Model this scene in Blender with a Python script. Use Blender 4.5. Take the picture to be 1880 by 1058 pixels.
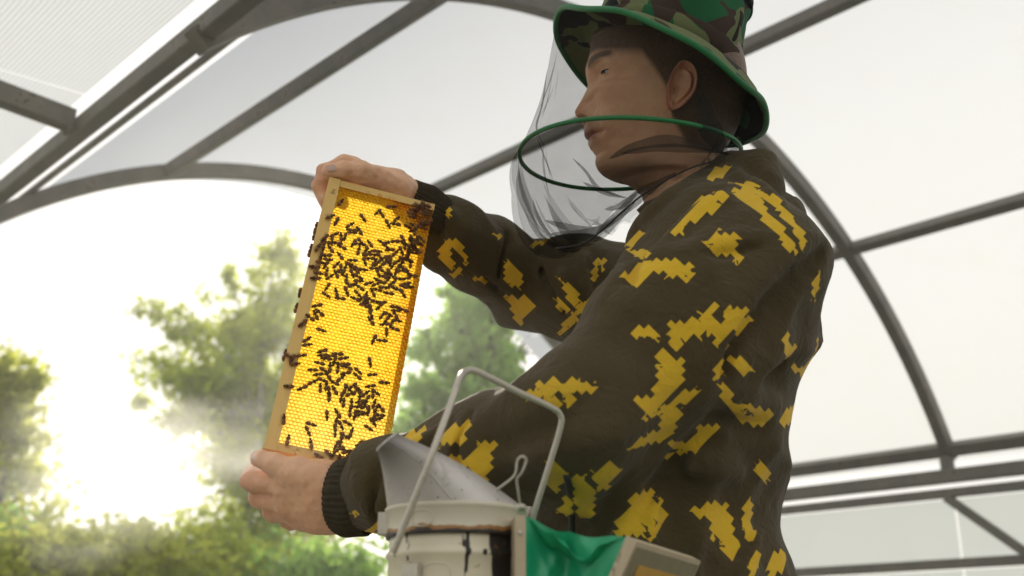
import bpy, bmesh, math, random
import numpy as np
from mathutils import Vector, Matrix, Quaternion
for _o in list(bpy.data.objects):
    bpy.data.objects.remove(_o, do_unlink=True)
scene = bpy.context.scene
COL = scene.collection
R = math.radians
rng = random.Random(7)
nrng = np.random.default_rng(11)

# ------------------------------------------------------------------ camera
CAM_Z, PITCH, FPX = 0.97, 0.328, 1968.0          # metres, radians, focal length in 1880-wide pixels
cam_data = bpy.data.cameras.new('camera')
cam = bpy.data.objects.new('camera', cam_data)
COL.objects.link(cam)
cam.location = (0, 0, CAM_Z)
cam.rotation_euler = (math.pi / 2 + PITCH, 0, 0)
cam_data.sensor_width = 36.0
cam_data.lens = FPX / 1880 * 36.0
cam_data.clip_start = 0.05
cam_data.clip_end = 2000
cam_data.dof.use_dof = True
cam_data.dof.focus_distance = 1.27
cam_data.dof.aperture_fstop = 4.8
scene.camera = cam

# ------------------------------------------------------------------ sky, sun, exposure
SUN_AZ, SUN_EL = R(-9.0), R(20.5)                 # azimuth from +Y (negative = left), elevation
world = bpy.data.worlds.new('World')
scene.world = world
world.use_nodes = True
wn, wl = world.node_tree.nodes, world.node_tree.links
wn.clear()
sky = wn.new('ShaderNodeTexSky')
sky.sky_type = 'NISHITA'
sky.sun_disc = False
sky.sun_elevation = SUN_EL
sky.sun_rotation = SUN_AZ
sky.air_density = 1.0
sky.dust_density = 6.0
sky.ozone_density = 1.0
hsv = wn.new('ShaderNodeHueSaturation')           # a milky, thinly overcast sky
hsv.inputs['Saturation'].default_value = 0.22
wmix = wn.new('ShaderNodeMix')                    # mixed into an even veil of high cloud
wmix.data_type = 'RGBA'
wmix.inputs[0].default_value = 0.985
wmix.inputs[7].default_value = (8.35, 8.2, 8.0, 1)
bg1 = wn.new('ShaderNodeBackground')
bg1.inputs['Strength'].default_value = 0.10
wout = wn.new('ShaderNodeOutputWorld')
wl.new(sky.outputs['Color'], hsv.inputs['Color'])
wl.new(hsv.outputs['Color'], wmix.inputs[6])
wl.new(wmix.outputs[2], bg1.inputs['Color'])
wl.new(bg1.outputs[0], wout.inputs['Surface'])

sun_data = bpy.data.lights.new('sun', 'SUN')
sun_data.energy = 3.7
sun_data.angle = R(0.6)
sun_data.color = (1.0, 0.90, 0.74)
sun = bpy.data.objects.new('sun', sun_data)
COL.objects.link(sun)
SUN_DIR = Vector((math.sin(SUN_AZ) * math.cos(SUN_EL), math.cos(SUN_AZ) * math.cos(SUN_EL), math.sin(SUN_EL)))
sun.rotation_euler = SUN_DIR.to_track_quat('Z', 'Y').to_euler()
sun.location = SUN_DIR * 30

scene.view_settings.view_transform = 'Standard'
scene.view_settings.look = 'None'
scene.view_settings.exposure = 0.20
scene.view_settings.gamma = 1.0
scene.view_settings.use_curve_mapping = False
cy = scene.cycles
cy.use_denoising = True
cy.max_bounces = 10
cy.diffuse_bounces = 5
cy.glossy_bounces = 4
cy.transmission_bounces = 6
cy.transparent_max_bounces = 24
cy.volume_bounces = 2
cy.sample_clamp_indirect = 6.0
cy.caustics_reflective = False
cy.caustics_refractive = False
cy.volume_step_rate = 1.0
cy.volume_max_steps = 128

# ------------------------------------------------------------------ helpers
FW = np.array([0, math.cos(PITCH), math.sin(PITCH)])
UPV = np.array([0, -math.sin(PITCH), math.cos(PITCH)])
RT = np.array([1.0, 0, 0])
CAMP = np.array([0, 0, CAM_Z])
def P(x, y, d):
    """world point whose distance along the lens axis is d metres (survey of the photograph, 1880 px wide)"""
    return CAMP + d * (FW + (x - 940) / FPX * RT + (529 - y) / FPX * UPV)
def V3(a): return Vector((float(a[0]), float(a[1]), float(a[2])))
def nrm(a):
    a = np.asarray(a, float); return a / np.linalg.norm(a)

def link(o, parent=None):
    COL.objects.link(o)
    if parent is not None: o.parent = parent
    return o
def tag(o, label=None, cat=None, group=None, kind=None):
    if label: o['label'] = label
    if cat: o['category'] = cat
    if group: o['group'] = group
    if kind: o['kind'] = kind
    return o
def empty(name, loc=(0, 0, 0), parent=None):
    o = bpy.data.objects.new(name, None)
    o.empty_display_size = 0.05
    o.location = tuple(float(c) for c in loc)
    return link(o, parent)
def setmat(me, mats):
    for m in (mats if isinstance(mats, (list, tuple)) else [mats]): me.materials.append(m)
def mesh_obj(name, verts, faces, mat, parent=None, smooth=False, origin=None):
    """verts in world space; the object's origin is put at `origin` (parents are Empties without rotation)"""
    v = np.asarray(verts, float)
    base = np.zeros(3)
    if origin is not None: base = np.asarray(origin, float)
    me = bpy.data.meshes.new(name)
    me.from_pydata((v - base).tolist(), [], [list(map(int, f)) for f in faces])
    me.update()
    setmat(me, mat)
    if smooth:
        me.polygons.foreach_set('use_smooth', [True] * len(me.polygons))
    o = bpy.data.objects.new(name, me)
    link(o, parent)
    ploc = np.zeros(3)
    p = parent
    while p is not None:
        ploc = ploc + np.array(p.location); p = p.parent
    o.location = tuple(base - ploc)
    return o

class MB:
    """collects shapes into ONE mesh"""
    def __init__(s): s.v = []; s.f = []
    def raw(s, v, f):
        n = len(s.v); s.v += [tuple(map(float, p)) for p in v]; s.f += [tuple(int(i) + n for i in q) for q in f]
        return s
    def bar(s, a, b, w, h, upv=(0, 0, 1), bev=0.0):
        """rectangular tube from a to b, w across, h along upv"""
        a = np.asarray(a, float); b = np.asarray(b, float)
        t = nrm(b - a); u = np.asarray(upv, float); u = nrm(u - t * (u @ t)); sd = np.cross(t, u)
        if bev <= 0: prof = [(-w/2, -h/2), (w/2, -h/2), (w/2, h/2), (-w/2, h/2)]
        else:
            c = bev; prof = [(-w/2+c, -h/2), (w/2-c, -h/2), (w/2, -h/2+c), (w/2, h/2-c), (w/2-c, h/2), (-w/2+c, h/2), (-w/2, h/2-c), (-w/2, -h/2+c)]
        k = len(prof)
        v = [a + sd*x + u*y for x, y in prof] + [b + sd*x + u*y for x, y in prof]
        f = [(i, (i+1) % k, k+(i+1) % k, k+i) for i in range(k)] + [tuple(range(k))[::-1], tuple(range(k, 2*k))]
        return s.raw(v, f)
    def box(s, o, ax, ay, az):
        """corner o and three edge vectors"""
        o, ax, ay, az = [np.asarray(q, float) for q in (o, ax, ay, az)]
        v = [o, o+ax, o+ax+ay, o+ay, o+az, o+ax+az, o+ax+ay+az, o+ay+az]
        f = [(0, 3, 2, 1), (4, 5, 6, 7), (0, 1, 5, 4), (1, 2, 6, 5), (2, 3, 7, 6), (3, 0, 4, 7)]
        return s.raw(v, f)
    def tube(s, pts, r, n=8, closed=False, caps=True):
        pts = [np.asarray(p, float) for p in pts]
        m = len(pts); rr = r if hasattr(r, '__len__') else [r]*m
        v = []; prev = None
        for i, p in enumerate(pts):
            if closed: t = nrm(pts[(i+1) % m] - pts[i-1])
            else: t = nrm(pts[min(i+1, m-1)] - pts[max(i-1, 0)])
            if prev is None:
                a = np.array([0, 0, 1.0]) if abs(t[2]) < .9 else np.array([1.0, 0, 0])
                u = nrm(np.cross(t, a))
            else: u = nrm(prev - t*(prev @ t))
            prev = u; w = np.cross(t, u)
            for k in range(n):
                an = 2*math.pi*k/n
                v.append(p + rr[i]*(u*math.cos(an) + w*math.sin(an)))
        f = []
        for i in range(m if closed else m-1):
            j = (i+1) % m
            for k in range(n):
                f.append((i*n+k, i*n+(k+1) % n, j*n+(k+1) % n, j*n+k))
        if caps and not closed: f += [tuple(range(n))[::-1], tuple(range((m-1)*n, m*n))]
        return s.raw(v, f)
    def build(s, name, mat, parent=None, smooth=False, origin=None):
        return mesh_obj(name, s.v, s.f, mat, parent, smooth, origin)

def grid_faces(nu, nv, closed_u=False, closed_v=False):
    f = []
    for i in range(nu if closed_u else nu-1):
        for j in range(nv if closed_v else nv-1):
            a, b = i, (i+1) % nu; c, d = j, (j+1) % nv
            f.append((a*nv+c, b*nv+c, b*nv+d, a*nv+d))
    return f
def spline(pts, n, closed=False):
    """Catmull-Rom through pts, n samples"""
    p = np.asarray(pts, float); m = len(p)
    segs = m if closed else m-1
    out = []
    for s_ in np.linspace(0, segs, n, endpoint=not closed):
        i = min(int(s_), segs-1); t = s_-i
        if closed: q = [p[(i-1) % m], p[i % m], p[(i+1) % m], p[(i+2) % m]]
        else: q = [p[max(i-1, 0)], p[i], p[i+1], p[min(i+2, m-1)]]
        out.append(.5*((2*q[1]) + (-q[0]+q[2])*t + (2*q[0]-5*q[1]+4*q[2]-q[3])*t*t + (-q[0]+3*q[1]-3*q[2]+q[3])*t**3))
    return np.array(out)

# ------------------------------------------------------------------ node helper
class NT:
    def __init__(s, name, disp=False):
        s.m = bpy.data.materials.new(name); s.m.use_nodes = True
        s.n, s.l = s.m.node_tree.nodes, s.m.node_tree.links
        s.n.clear(); s.out = s.n.new('ShaderNodeOutputMaterial')
    def new(s, t, **kw):
        n = s.n.new('ShaderNode'+t)
        for k, v in kw.items(): setattr(n, k, v)
        return n
    def put(s, sock, val):
        if isinstance(val, bpy.types.NodeSocket): s.l.new(val, sock)
        elif val is not None:
            if hasattr(sock, 'default_value'):
                if isinstance(val, (tuple, list)) and sock.type == 'RGBA' and len(val) == 3: val = (*val, 1)
                sock.default_value = val
    def math(s, op, a, b=None, c=None, clamp=False):
        n = s.new('Math', operation=op, use_clamp=clamp)
        s.put(n.inputs[0], a); s.put(n.inputs[1], b)
        if c is not None: s.put(n.inputs[2], c)
        return n.outputs[0]
    def vmath(s, op, a, b=None, out=0):
        n = s.new('VectorMath', operation=op)
        s.put(n.inputs[0], a)
        if b is not None:
            if op == 'SCALE': s.put(n.inputs['Scale'], b)
            else: s.put(n.inputs[1], b)
        return n.outputs['Value' if op in ('LENGTH', 'DOT_PRODUCT', 'DISTANCE') else 'Vector']
    def obj(s): return s.new('TexCoord').outputs['Object']
    def mapping(s, vec, loc=(0, 0, 0), rot=(0, 0, 0), scale=(1, 1, 1), vt='POINT'):
        n = s.new('Mapping', vector_type=vt); s.put(n.inputs['Vector'], vec)
        n.inputs['Location'].default_value = loc; n.inputs['Rotation'].default_value = rot; n.inputs['Scale'].default_value = scale
        return n.outputs[0]
    def noise(s, vec, scale, detail=3, rough=.55, dist=0.0, dim='3D'):
        n = s.new('TexNoise', noise_dimensions=dim); s.put(n.inputs['Vector'], vec)
        n.inputs['Scale'].default_value = scale; n.inputs['Detail'].default_value = detail
        n.inputs['Roughness'].default_value = rough; n.inputs['Distortion'].default_value = dist
        return n.outputs['Fac']
    def ramp(s, fac, stops, interp='LINEAR'):
        n = s.new('ValToRGB'); s.put(n.inputs[0], fac); n.color_ramp.interpolation = interp
        cr = n.color_ramp
        while len(cr.elements) < len(stops): cr.elements.new(.5)
        for e, (p, c) in zip(cr.elements, stops):
            e.position = p; e.color = (*c, 1) if len(c) == 3 else c
        return n.outputs[0]
    def mix(s, fac, a, b, mode='MIX'):
        n = s.new('Mix', data_type='RGBA', blend_type=mode)
        s.put(n.inputs[0], fac); s.put(n.inputs[6], a); s.put(n.inputs[7], b)
        return n.outputs[2]
    def bump(s, h, strength=.3, dist=.002, normal=None):
        n = s.new('Bump'); s.put(n.inputs['Height'], h)
        n.inputs['Strength'].default_value = strength; n.inputs['Distance'].default_value = dist
        if normal is not None: s.put(n.inputs['Normal'], normal)
        return n.outputs[0]
    def pbsdf(s, color, rough=.6, normal=None, metal=0., spec=.5, **kw):
        n = s.new('BsdfPrincipled')
        s.put(n.inputs['Base Color'], color); s.put(n.inputs['Roughness'], rough)
        s.put(n.inputs['Metallic'], metal); s.put(n.inputs['Specular IOR Level'], spec)
        if normal is not None: s.put(n.inputs['Normal'], normal)
        for k, v in kw.items(): s.put(n.inputs[k.replace('_', ' ')], v)
        return n.outputs[0]
    def mixs(s, fac, a, b):
        n = s.new('MixShader'); s.put(n.inputs[0], fac); s.l.new(a, n.inputs[1]); s.l.new(b, n.inputs[2]); return n.outputs[0]
    def adds(s, a, b):
        n = s.new('AddShader'); s.l.new(a, n.inputs[0]); s.l.new(b, n.inputs[1]); return n.outputs[0]
    def translucent(s, color, normal=None):
        n = s.new('BsdfTranslucent'); s.put(n.inputs['Color'], color)
        if normal is not None: s.put(n.inputs['Normal'], normal)
        return n.outputs[0]
    def diffuse(s, color, normal=None):
        n = s.new('BsdfDiffuse'); s.put(n.inputs['Color'], color)
        if normal is not None: s.put(n.inputs['Normal'], normal)
        return n.outputs[0]
    def done(s, surf=None, vol=None):
        if surf is not None: s.l.new(surf, s.out.inputs['Surface'])
        if vol is not None: s.l.new(vol, s.out.inputs['Volume'])
        return s.m
# ------------------------------------------------------------------ materials of the setting
def m_ground():
    t = NT('grass_ground'); o = t.obj()
    c = t.ramp(t.noise(o, 1.3, 6), [(.3, (.045, .075, .02)), (.55, (.08, .115, .03)), (.75, (.12, .115, .05))])
    return t.done(t.pbsdf(c, .9, t.bump(t.noise(o, 25, 4), .6, .03)))
def m_paint():
    t = NT('weathered_grey_paint'); o = t.obj()
    n1 = t.noise(o, 9, 6, .62); n2 = t.noise(o, 70, 4, .7)
    c = t.ramp(n1, [(.30, (.105, .108, .092)), (.52, (.155, .145, .125)), (.72, (.20, .178, .15))])
    rust = t.math('GREATER_THAN', t.math('ADD', t.math('MULTIPLY', n2, .6), t.math('MULTIPLY', n1, .55)), .70)
    c = t.mix(t.math('MULTIPLY', rust, .8), c, (.07, .04, .022))
    return t.done(t.pbsdf(c, .55, t.bump(n2, .25, .002), spec=.4))
def m_poly(name, flute_axis=None, pitch=.0, tint=(.635, .66, .69)):
    """frosted twin-wall polycarbonate: mostly diffuse transmission"""
    t = NT(name); o = t.obj()
    streak = t.noise(t.mapping(o, scale=(.9, 6, 6)), 1.6, 5, .6)
    c = t.mix(t.math('MULTIPLY', streak, .22), tint, (.63, .64, .64))
    nor = None
    if flute_axis is not None:
        w = t.new('TexWave', wave_type='BANDS', bands_direction=flute_axis, wave_profile='SIN')
        t.put(w.inputs['Vector'], o); w.inputs['Scale'].default_value = .314/pitch*1.0
        w.inputs['Distortion'].default_value = 0.0
        c = t.mix(t.math('MULTIPLY', w.outputs['Fac'], .55), c, (.47, .50, .52))
        nor = t.bump(w.outputs['Fac'], .35, .004)
    dirt = t.noise(o, 4.5, 6, .7)
    c = t.mix(t.math('MULTIPLY', t.math('SUBTRACT', dirt, .5, clamp=True), .9), c, (.62, .60, .54))
    tr = t.translucent(c, nor)
    gl = t.pbsdf(c, .35, nor)
    return t.done(t.mixs(.10, tr, gl))
M = {}
M['ground'] = m_ground()
M['paint'] = m_paint()
M['poly'] = m_poly('frosted_polycarbonate')
M['poly_wall'] = m_poly('frosted_polycarbonate_wall', tint=(.52, .56, .58))
M['poly_flute'] = m_poly('fluted_polycarbonate', 'Y', .0125, tint=(.70, .72, .73))

# ------------------------------------------------------------------ ground
g = mesh_obj('ground', [(-400, -400, 0), (400, -400, 0), (400, 400, 0), (-400, 400, 0)], [(0, 1, 2, 3)], M['ground'])
tag(g, 'grassy ground around the canopy', kind='structure')
slab = MB().box((-6, -4, -.05), (14, 0, 0), (0, 13, 0), (0, 0, .054))
def m_conc():
    t = NT('concrete'); o = t.obj()
    c = t.ramp(t.noise(o, 3, 8, .6), [(.3, (.26, .25, .23)), (.7, (.34, .33, .30))])
    return t.done(t.pbsdf(c, .85, t.bump(t.noise(o, 60, 4), .3, .004)))
M['concrete'] = m_conc()
tag(slab.build('pavement', M['concrete']), 'pale concrete floor under the canopy', kind='structure')

# ------------------------------------------------------------------ arched canopy (axes u along the tunnel, v across it)
YAW, SC = 0.764, 1.4
UD = np.array([-math.sin(YAW), math.cos(YAW), 0]); VD = np.array([math.cos(YAW), math.sin(YAW), 0])
VC, ZC, RA = 1.925*SC, -0.238*SC, 1.7*SC
U1, U2 = 1.522*SC, 2.813*SC
DU = U2 - U1
PHI = [0.940, 1.179, 1.672, 2.172, 2.617]
def T(u, v, z): return CAMP + u*UD + v*VD + np.array([0, 0, z])
def A(u, phi, r=RA): return T(u, VC - r*math.cos(phi), ZC + r*math.sin(phi))
CAN_O = T(U1, VC, -CAM_Z)
canopy = empty('arched_canopy', CAN_O)
tag(canopy, 'barrel-arched canopy of grey steel ribs and frosted polycarbonate above the beekeeper', 'canopy')
RIBS = [U1 - 2*DU, U1 - DU, U1, U2]
RIBW, RIBH = .048, .06
for u in RIBS:                                        # curved ribs
    n = 60; v = []; f = []
    ph = np.linspace(PHI[0] - .150, PHI[4] + .02, n)
    for a in ph:
        for (du, r) in ((-RIBW/2, RA), (RIBW/2, RA), (RIBW/2, RA+RIBH), (-RIBW/2, RA+RIBH)):
            v.append(A(u+du, a, r))
    for i in range(n-1):
        for k in range(4): f.append((i*4+k, i*4+(k+1) % 4, i*4+4+(k+1) % 4, i*4+4+k))
    f += [(0, 1, 2, 3), tuple(4*(n-1)+k for k in (3, 2, 1, 0))]
    mesh_obj('arch_rib', v, f, M['paint'], canopy, origin=A(u, 1.6))
UE0, UE1 = RIBS[0] - .1, U2 + .10
for k, ph in enumerate(PHI[1:4]):                     # purlins between the ribs
    for a, b in zip(RIBS[:-1], RIBS[1:]):
        nd = A(0, ph) - T(0, VC, ZC)
        MB().bar(A(a + RIBW/2, ph, RA+.029), A(b - RIBW/2, ph, RA+.029), .044, .05, nd, .003).build('purlin', M['paint'], canopy, origin=A((a+b)/2, ph))
# edge purlin on the near side: a thin angle with a slit of daylight on each side
nd1 = nrm(A(0, PHI[0]) - T(0, VC, ZC)); td1 = nrm(np.cross(UD, nd1))
if td1[2] > 0: td1 = -td1                             # points down the slope, to the near side
MB().bar(A(UE0, PHI[0], RA+.066), A(UE1, PHI[0], RA+.066), .022, .020, nd1, .002).build('edge_purlin', M['paint'], canopy, origin=A(U1, PHI[0]))
# edge beam on the far side
for a, b in zip(RIBS[:-1], RIBS[1:]):
    nd = nrm(A(0, PHI[4]) - T(0, VC, ZC))
    MB().bar(A(a + RIBW/2, PHI[4], RA+.029), A(b - RIBW/2, PHI[4], RA+.029), .055, .058, nd, .003).build('edge_beam', M['paint'], canopy, origin=A((a+b)/2, PHI[4]))
# roof panels, each bay a bent sheet lying on the ribs
def bent_sheet(u0, u1, p0, p1, r, n=14):
    v = []; f = []
    for a in np.linspace(p0, p1, n):
        v += [A(u0, a, r), A(u1, a, r), A(u0, a, r+.006), A(u1, a, r+.006)]
    return v, [(i*4, i*4+1, i*4+5, i*4+4) for i in range(n-1)]
edges = [PHI[0] + .029] + PHI[1:4] + [PHI[4] + .03]
for (a, b) in zip(RIBS[:-1], RIBS[1:]):
    for p0, p1 in zip(edges[:-1], edges[1:]):
        bb = b + (.24 if b == U2 else 0)
        n = 14; v = []
        g0, g1 = a + .002, bb - .002
        for an in np.linspace(p0 + .001, p1 - .001, n): v += [A(g0, an, RA + RIBH + .003), A(g1, an, RA + RIBH + .003)]
        o = mesh_obj('roof_panel', v, [(i*2, i*2+1, i*2+3, i*2+2) for i in range(n-1)], M['poly'], canopy, smooth=True, origin=A((a+b)/2, (p0+p1)/2))
        o.rotation_euler = (0, 0, 0)
# far wall below the arch: rails, panels and a brace
V5, Z5 = VC - RA*math.cos(PHI[4]), ZC + RA*math.sin(PHI[4])
def on_wall(px, py):                                  # where the line of sight meets the far wall
    d = P(px, py, 1.0) - CAMP
    k = V5/(d @ VD); q = d*k
    return q @ UD, q[2]
def wall_rail(py_a, py_b, h, w=.05, name='wall_rail', dv=0):
    ua, za = on_wall(1470, py_a); ub, zb = on_wall(1876, py_b)
    z = (za+zb)/2
    MB().bar(T(UE0, V5+dv, z), T(UE1, V5+dv, z), w, h, (0, 0, 1), .003).build(name, M['paint'], canopy, origin=T(U1, V5, z))
    return z
zr2 = wall_rail(908, 857, .058, .06)
zr3 = wall_rail(936, 890, .040, .045)
zr6 = wall_rail(1052, 1028, .042, .045)
wall_rail(1170, 1160, .042, .045)
for u in RIBS:
    MB().bar(T(u, V5+.004, Z5-.02), T(u, V5+.004, zr2+.03), .045, .05, VD).build('rib_foot', M['paint'], canopy, origin=T(u, V5, zr2))
    if u != U1: MB().bar(T(u, V5+.06, -CAM_Z), T(u, V5+.06, zr2-.03), .06, .06, VD).build('post', M['paint'], canopy, origin=T(u, V5+.06, -CAM_Z))
ba, bb_ = on_wall(1740, 905), on_wall(1895, 1012)
dz = (bb_[1]-ba[1])/(bb_[0]-ba[0])
MB().bar(T(ba[0], V5-.02, zr3-.02), T(ba[0] + (zr6+.02-zr3+.02)/dz, V5-.02, zr6+.02), .03, .038, (0, 0, 1)).build('brace', M['paint'], canopy, origin=T(ba[0], V5, zr3))
wall_edges = [UE0, RIBS[1], RIBS[2], RIBS[3], UE1]
for a, b in zip(wall_edges[:-1], wall_edges[1:]):
    for z0, z1 in ((zr6+.004, zr3-.024), (zr6-.62, zr6-.026)):
        mesh_obj('wall_panel', [T(a+.004, V5+.03, z0), T(b-.004, V5+.03, z0), T(b-.004, V5+.03, z1), T(a+.004, V5+.03, z1)], [(0, 1, 2, 3)], M['poly_wall'], canopy, origin=T((a+b)/2, V5, z0))

# ------------------------------------------------------------------ adjoining flat roof over the camera side
V1, Z1 = VC - RA*math.cos(.825), ZC + RA*math.sin(.825)
flat = empty('flat_roof', T(U1, V1-.1, -CAM_Z))
tag(flat, 'flat fluted polycarbonate roof with heavy grey beam beside the arched canopy', 'roof')
SL = math.tan(R(3.0))                                  # rises a little away from the vault
VB = V1 - .0665
def F(u, v, z=0): return T(u, v, Z1 + (VB - v)*SL + z)
MB().bar(F(UE0-.3, VB, .0), F(UE1+.2, VB, .0), .044, .056, (0, 0, 1), .004).build('main_beam', M['paint'], flat, origin=F(U1, VB))
dd = P(150, 205, 1.0) - CAMP
kk = VB/(dd @ VD); ur = (dd*kk) @ UD
for u in (ur, ur - 1.5, ur - 3.0):
    MB().bar(F(u, VB-.0225, .020), F(u, VB-1.15, .020), .045, .062, (0, 0, 1), .003).build('rafter', M['paint'], flat, origin=F(u, VB-1))
    MB().bar(F(u, VB-.026, .0), F(u, VB-.038, .0), .051, .04, (0, 0, 1), .002).build('weld_plate', M['paint'], flat, origin=F(u, VB))
MB().bar(F(UE0-.3, VB-1.15, .012), F(UE1+.2, VB-1.15, .012), .07, .08, (0, 0, 1)).build('main_beam', M['paint'], flat, origin=F(U1, VB-1.15))
for u in (UE0, ur+.9):
    MB().bar(T(u, VB-1.15, -CAM_Z), F(u, VB-1.15, -.03), .08, .08, VD).build('post', M['paint'], flat, origin=T(u, VB-1.15, -CAM_Z))
us = [ur - 3.0, ur - 1.5, ur, ur + 1.3]
ROTF = Matrix((tuple(UD), tuple(VD), (0, 0, 1))).transposed().to_euler()
for a, b in zip(us[:-1], us[1:]):
    q = [F(a+.003, VB+.012, .053), F(b-.003, VB+.012, .053), F(b-.003, VB-1.2, .053), F(a+.003, VB-1.2, .053)]
    org = F((a+b)/2, VB-.6)
    loc = [((p-org) @ UD, (p-org) @ VD, p[2]-org[2]) for p in q]
    me = bpy.data.meshes.new('roof_panel'); me.from_pydata(loc, [], [(0, 1, 2, 3)]); setmat(me, M['poly_flute'])
    o = bpy.data.objects.new('roof_panel', me); link(o, flat); o.location = tuple(org - np.array(flat.location)); o.rotation_euler = ROTF
# ------------------------------------------------------------------ trees and shrubs beyond the open end
def m_leaf(name, a, b, tr):
    t = NT(name)
    i = t.new('NewGeometry').outputs['Random Per Island']
    c = t.mix(i, a, b); c2 = t.mix(i, tr, tuple(min(1, q*1.25) for q in tr))
    return t.done(t.mixs(.62, t.pbsdf(c, .5, spec=.35), t.translucent(c2)))
def m_bark():
    t = NT('birch_bark'); o = t.obj()
    n = t.noise(t.mapping(o, scale=(3, 3, 14)), 2.2, 5, .6)
    c = t.ramp(n, [(.40, (.05, .045, .04)), (.48, (.42, .40, .37)), (.8, (.55, .53, .49))])
    return t.done(t.pbsdf(c, .85, t.bump(n, .4, .01)))
M['leaf_a'] = m_leaf('birch_leaf', (.08, .13, .022), (.15, .18, .03), (.58, .66, .10))
M['leaf_b'] = m_leaf('willow_leaf', (.06, .15, .04), (.12, .20, .05), (.42, .66, .14))
M['leaf_c'] = m_leaf('yellowing_leaf', (.13, .17, .028), (.20, .21, .04), (.68, .72, .12))
M['bark'] = m_bark()
def m_bark_dark():
    t = NT('brown_bark'); o = t.obj(); n = t.noise(t.mapping(o, scale=(6, 6, 1)), 6, 5, .6)
    return t.done(t.pbsdf(t.mix(n, (.035, .028, .018), (.11, .085, .055)), .9, t.bump(n, .5, .01)))
M['bark_dark'] = m_bark_dark()
def leaf_mesh(centres, size, r_):
    """diamond leaves, one island each"""
    n = len(centres)
    d = r_.normal(size=(n, 3)); d[:, 2] -= .5; d /= np.linalg.norm(d, axis=1)[:, None]
    e = np.cross(d, r_.normal(size=(n, 3))); e /= np.linalg.norm(e, axis=1)[:, None]
    s = size*r_.uniform(.5, 1.35, n)[:, None]
    v = np.stack([centres - d*s*.5, centres + e*s*.30, centres + d*s*.5, centres - e*s*.30], 1).reshape(-1, 3)
    f = np.arange(4*n).reshape(-1, 4)
    return v, f
def tree(name, label, cat, base, height, blobs, leaf, seed, group, n_leaf, size=.07, trunk_r=.09, lean=(0, 0)):
    """blobs: (dx, dy, z, rx, rz, weight) foliage clumps round the stem"""
    r_ = np.random.default_rng(seed)
    base = np.asarray(base, float)
    root = tag(empty(name, base), label, cat, group)
    stem = [base + np.array([lean[0]*t*t, lean[1]*t*t, height*t]) + np.append(r_.normal(0, .04, 2), 0)*(t > 0) for t in np.linspace(0, .96, 9)]
    mb = MB(); mb.tube(stem, list(np.linspace(trunk_r, trunk_r*.18, 9)), 8)
    cs = []
    wsum = sum(b[5] for b in blobs)
    for (dx, dy, z, rx, rz, w) in blobs:
        c = base + np.array([dx, dy, z])
        k = max(0, min(7, int(z/height*8) - 1))
        a = stem[k]; mid = (a + c)/2 + np.array([0, 0, .12*rx])
        mb.tube(spline([a, mid, c], 6), list(np.linspace(trunk_r*.35, .008, 6)), 5)
        m = max(3, int(8*w)); nl = int(n_leaf*w/wsum)
        tw = c + r_.normal(0, .72, (m*4, 3))*np.array([rx, rx, rz])
        for q in tw[::2]:
            mb.tube([c, (c+q)/2 + np.array([0, 0, .04]), q], [.010, .007, .003], 4)
        pick = r_.integers(0, len(tw), nl)
        sp = r_.normal(0, .46, (nl, 3))*np.array([rx, rx, rz])*.75
        cs.append(tw[pick] + sp)
    cs = np.concatenate(cs)
    cs = cs[cs[:, 2] > .05]
    # keep the leaves out of the corridor the sun shines through to the comb, as in the photograph
    rel = cs - P(640, 590, 1.3)
    al = rel @ np.array(SUN_DIR); off = rel - al[:, None]*np.array(SUN_DIR)
    cs = cs[np.linalg.norm(off, axis=1) > .33 + .5*r_.uniform(size=len(cs))**3]
    # nor does the foliage throw shade on the panels right of the beekeeper
    u_, z_ = on_wall(1500, 830); rel = cs - T(u_, V5-.12, z_+.12)
    al = rel @ np.array(SUN_DIR); off = rel - al[:, None]*np.array(SUN_DIR)
    cs = cs[(np.linalg.norm(off, axis=1) > .70) | (al < 0)]
    mb.build('trunk', M['bark'] if leaf is not M['leaf_b'] else M['bark_dark'], root, smooth=True, origin=base)
    v, f = leaf_mesh(cs, size, r_)
    mesh_obj('crown', v, f, leaf, root, origin=base + np.array([0, 0, height*.6]))
    return root
def px_tree(name, label, cat, stem_px, dist, top_py, blobs_px, leaf, seed, group, n_leaf, size, trunk_r):
    """blobs_px: (px, py, rx_px, rz_px, weight, ddepth)"""
    q = P(stem_px, 1058, 1.0) - CAMP
    k = dist/q[1]; base = np.array([q[0]*k, dist, 0.0])
    def lift(px, py, y):
        d = P(px, py, 1.0) - CAMP; return CAMP + d*(y/d[1])
    top = lift(stem_px, top_py, dist)[2]
    bl = []
    for (px, py, rx, rz, w, dd) in blobs_px:
        c = lift(px, py, dist+dd)
        bl.append((c[0]-base[0], dd, c[2], rx/FPX*dist*1.06, rz/FPX*dist*1.06, w))
    return tree(name, label, cat, base, top, bl, leaf, seed, group, n_leaf, size, trunk_r)
GT = 'trees beyond the open end'
px_tree('birch_tree', 'tall airy birch left of the honeycomb frame', 'tree', 455, 13.5, 470,
        [(520, 480, 26, 34, .55, .2), (425, 520, 14, 22, .16, .5), (505, 560, 34, 34, .8, 0), (430, 625, 42, 36, 1.0, .3), (480, 640, 48, 42, 1.3, -.4),
         (275, 575, 22, 12, .14, .3), (330, 590, 24, 20, .22, .2), (300, 680, 36, 22, .28, .4), (345, 700, 34, 26, .45, .1), (410, 710, 48, 36, 1.2, 0), (470, 750, 50, 44, 1.5, .4),
         (385, 770, 44, 28, .9, .2), (325, 775, 24, 18, .25, .1), (455, 840, 56, 44, 1.5, 0), (255, 740, 14, 12, .08, .3), (560, 700, 50, 60, 1.1, .6), (480, 930, 70, 50, 1.6, .2), (540, 1000, 80, 50, 1.6, .4),
         (420, 1010, 60, 40, 1.2, .5)],
        M['leaf_a'], 3, GT, 15000, .115, .10)
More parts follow.
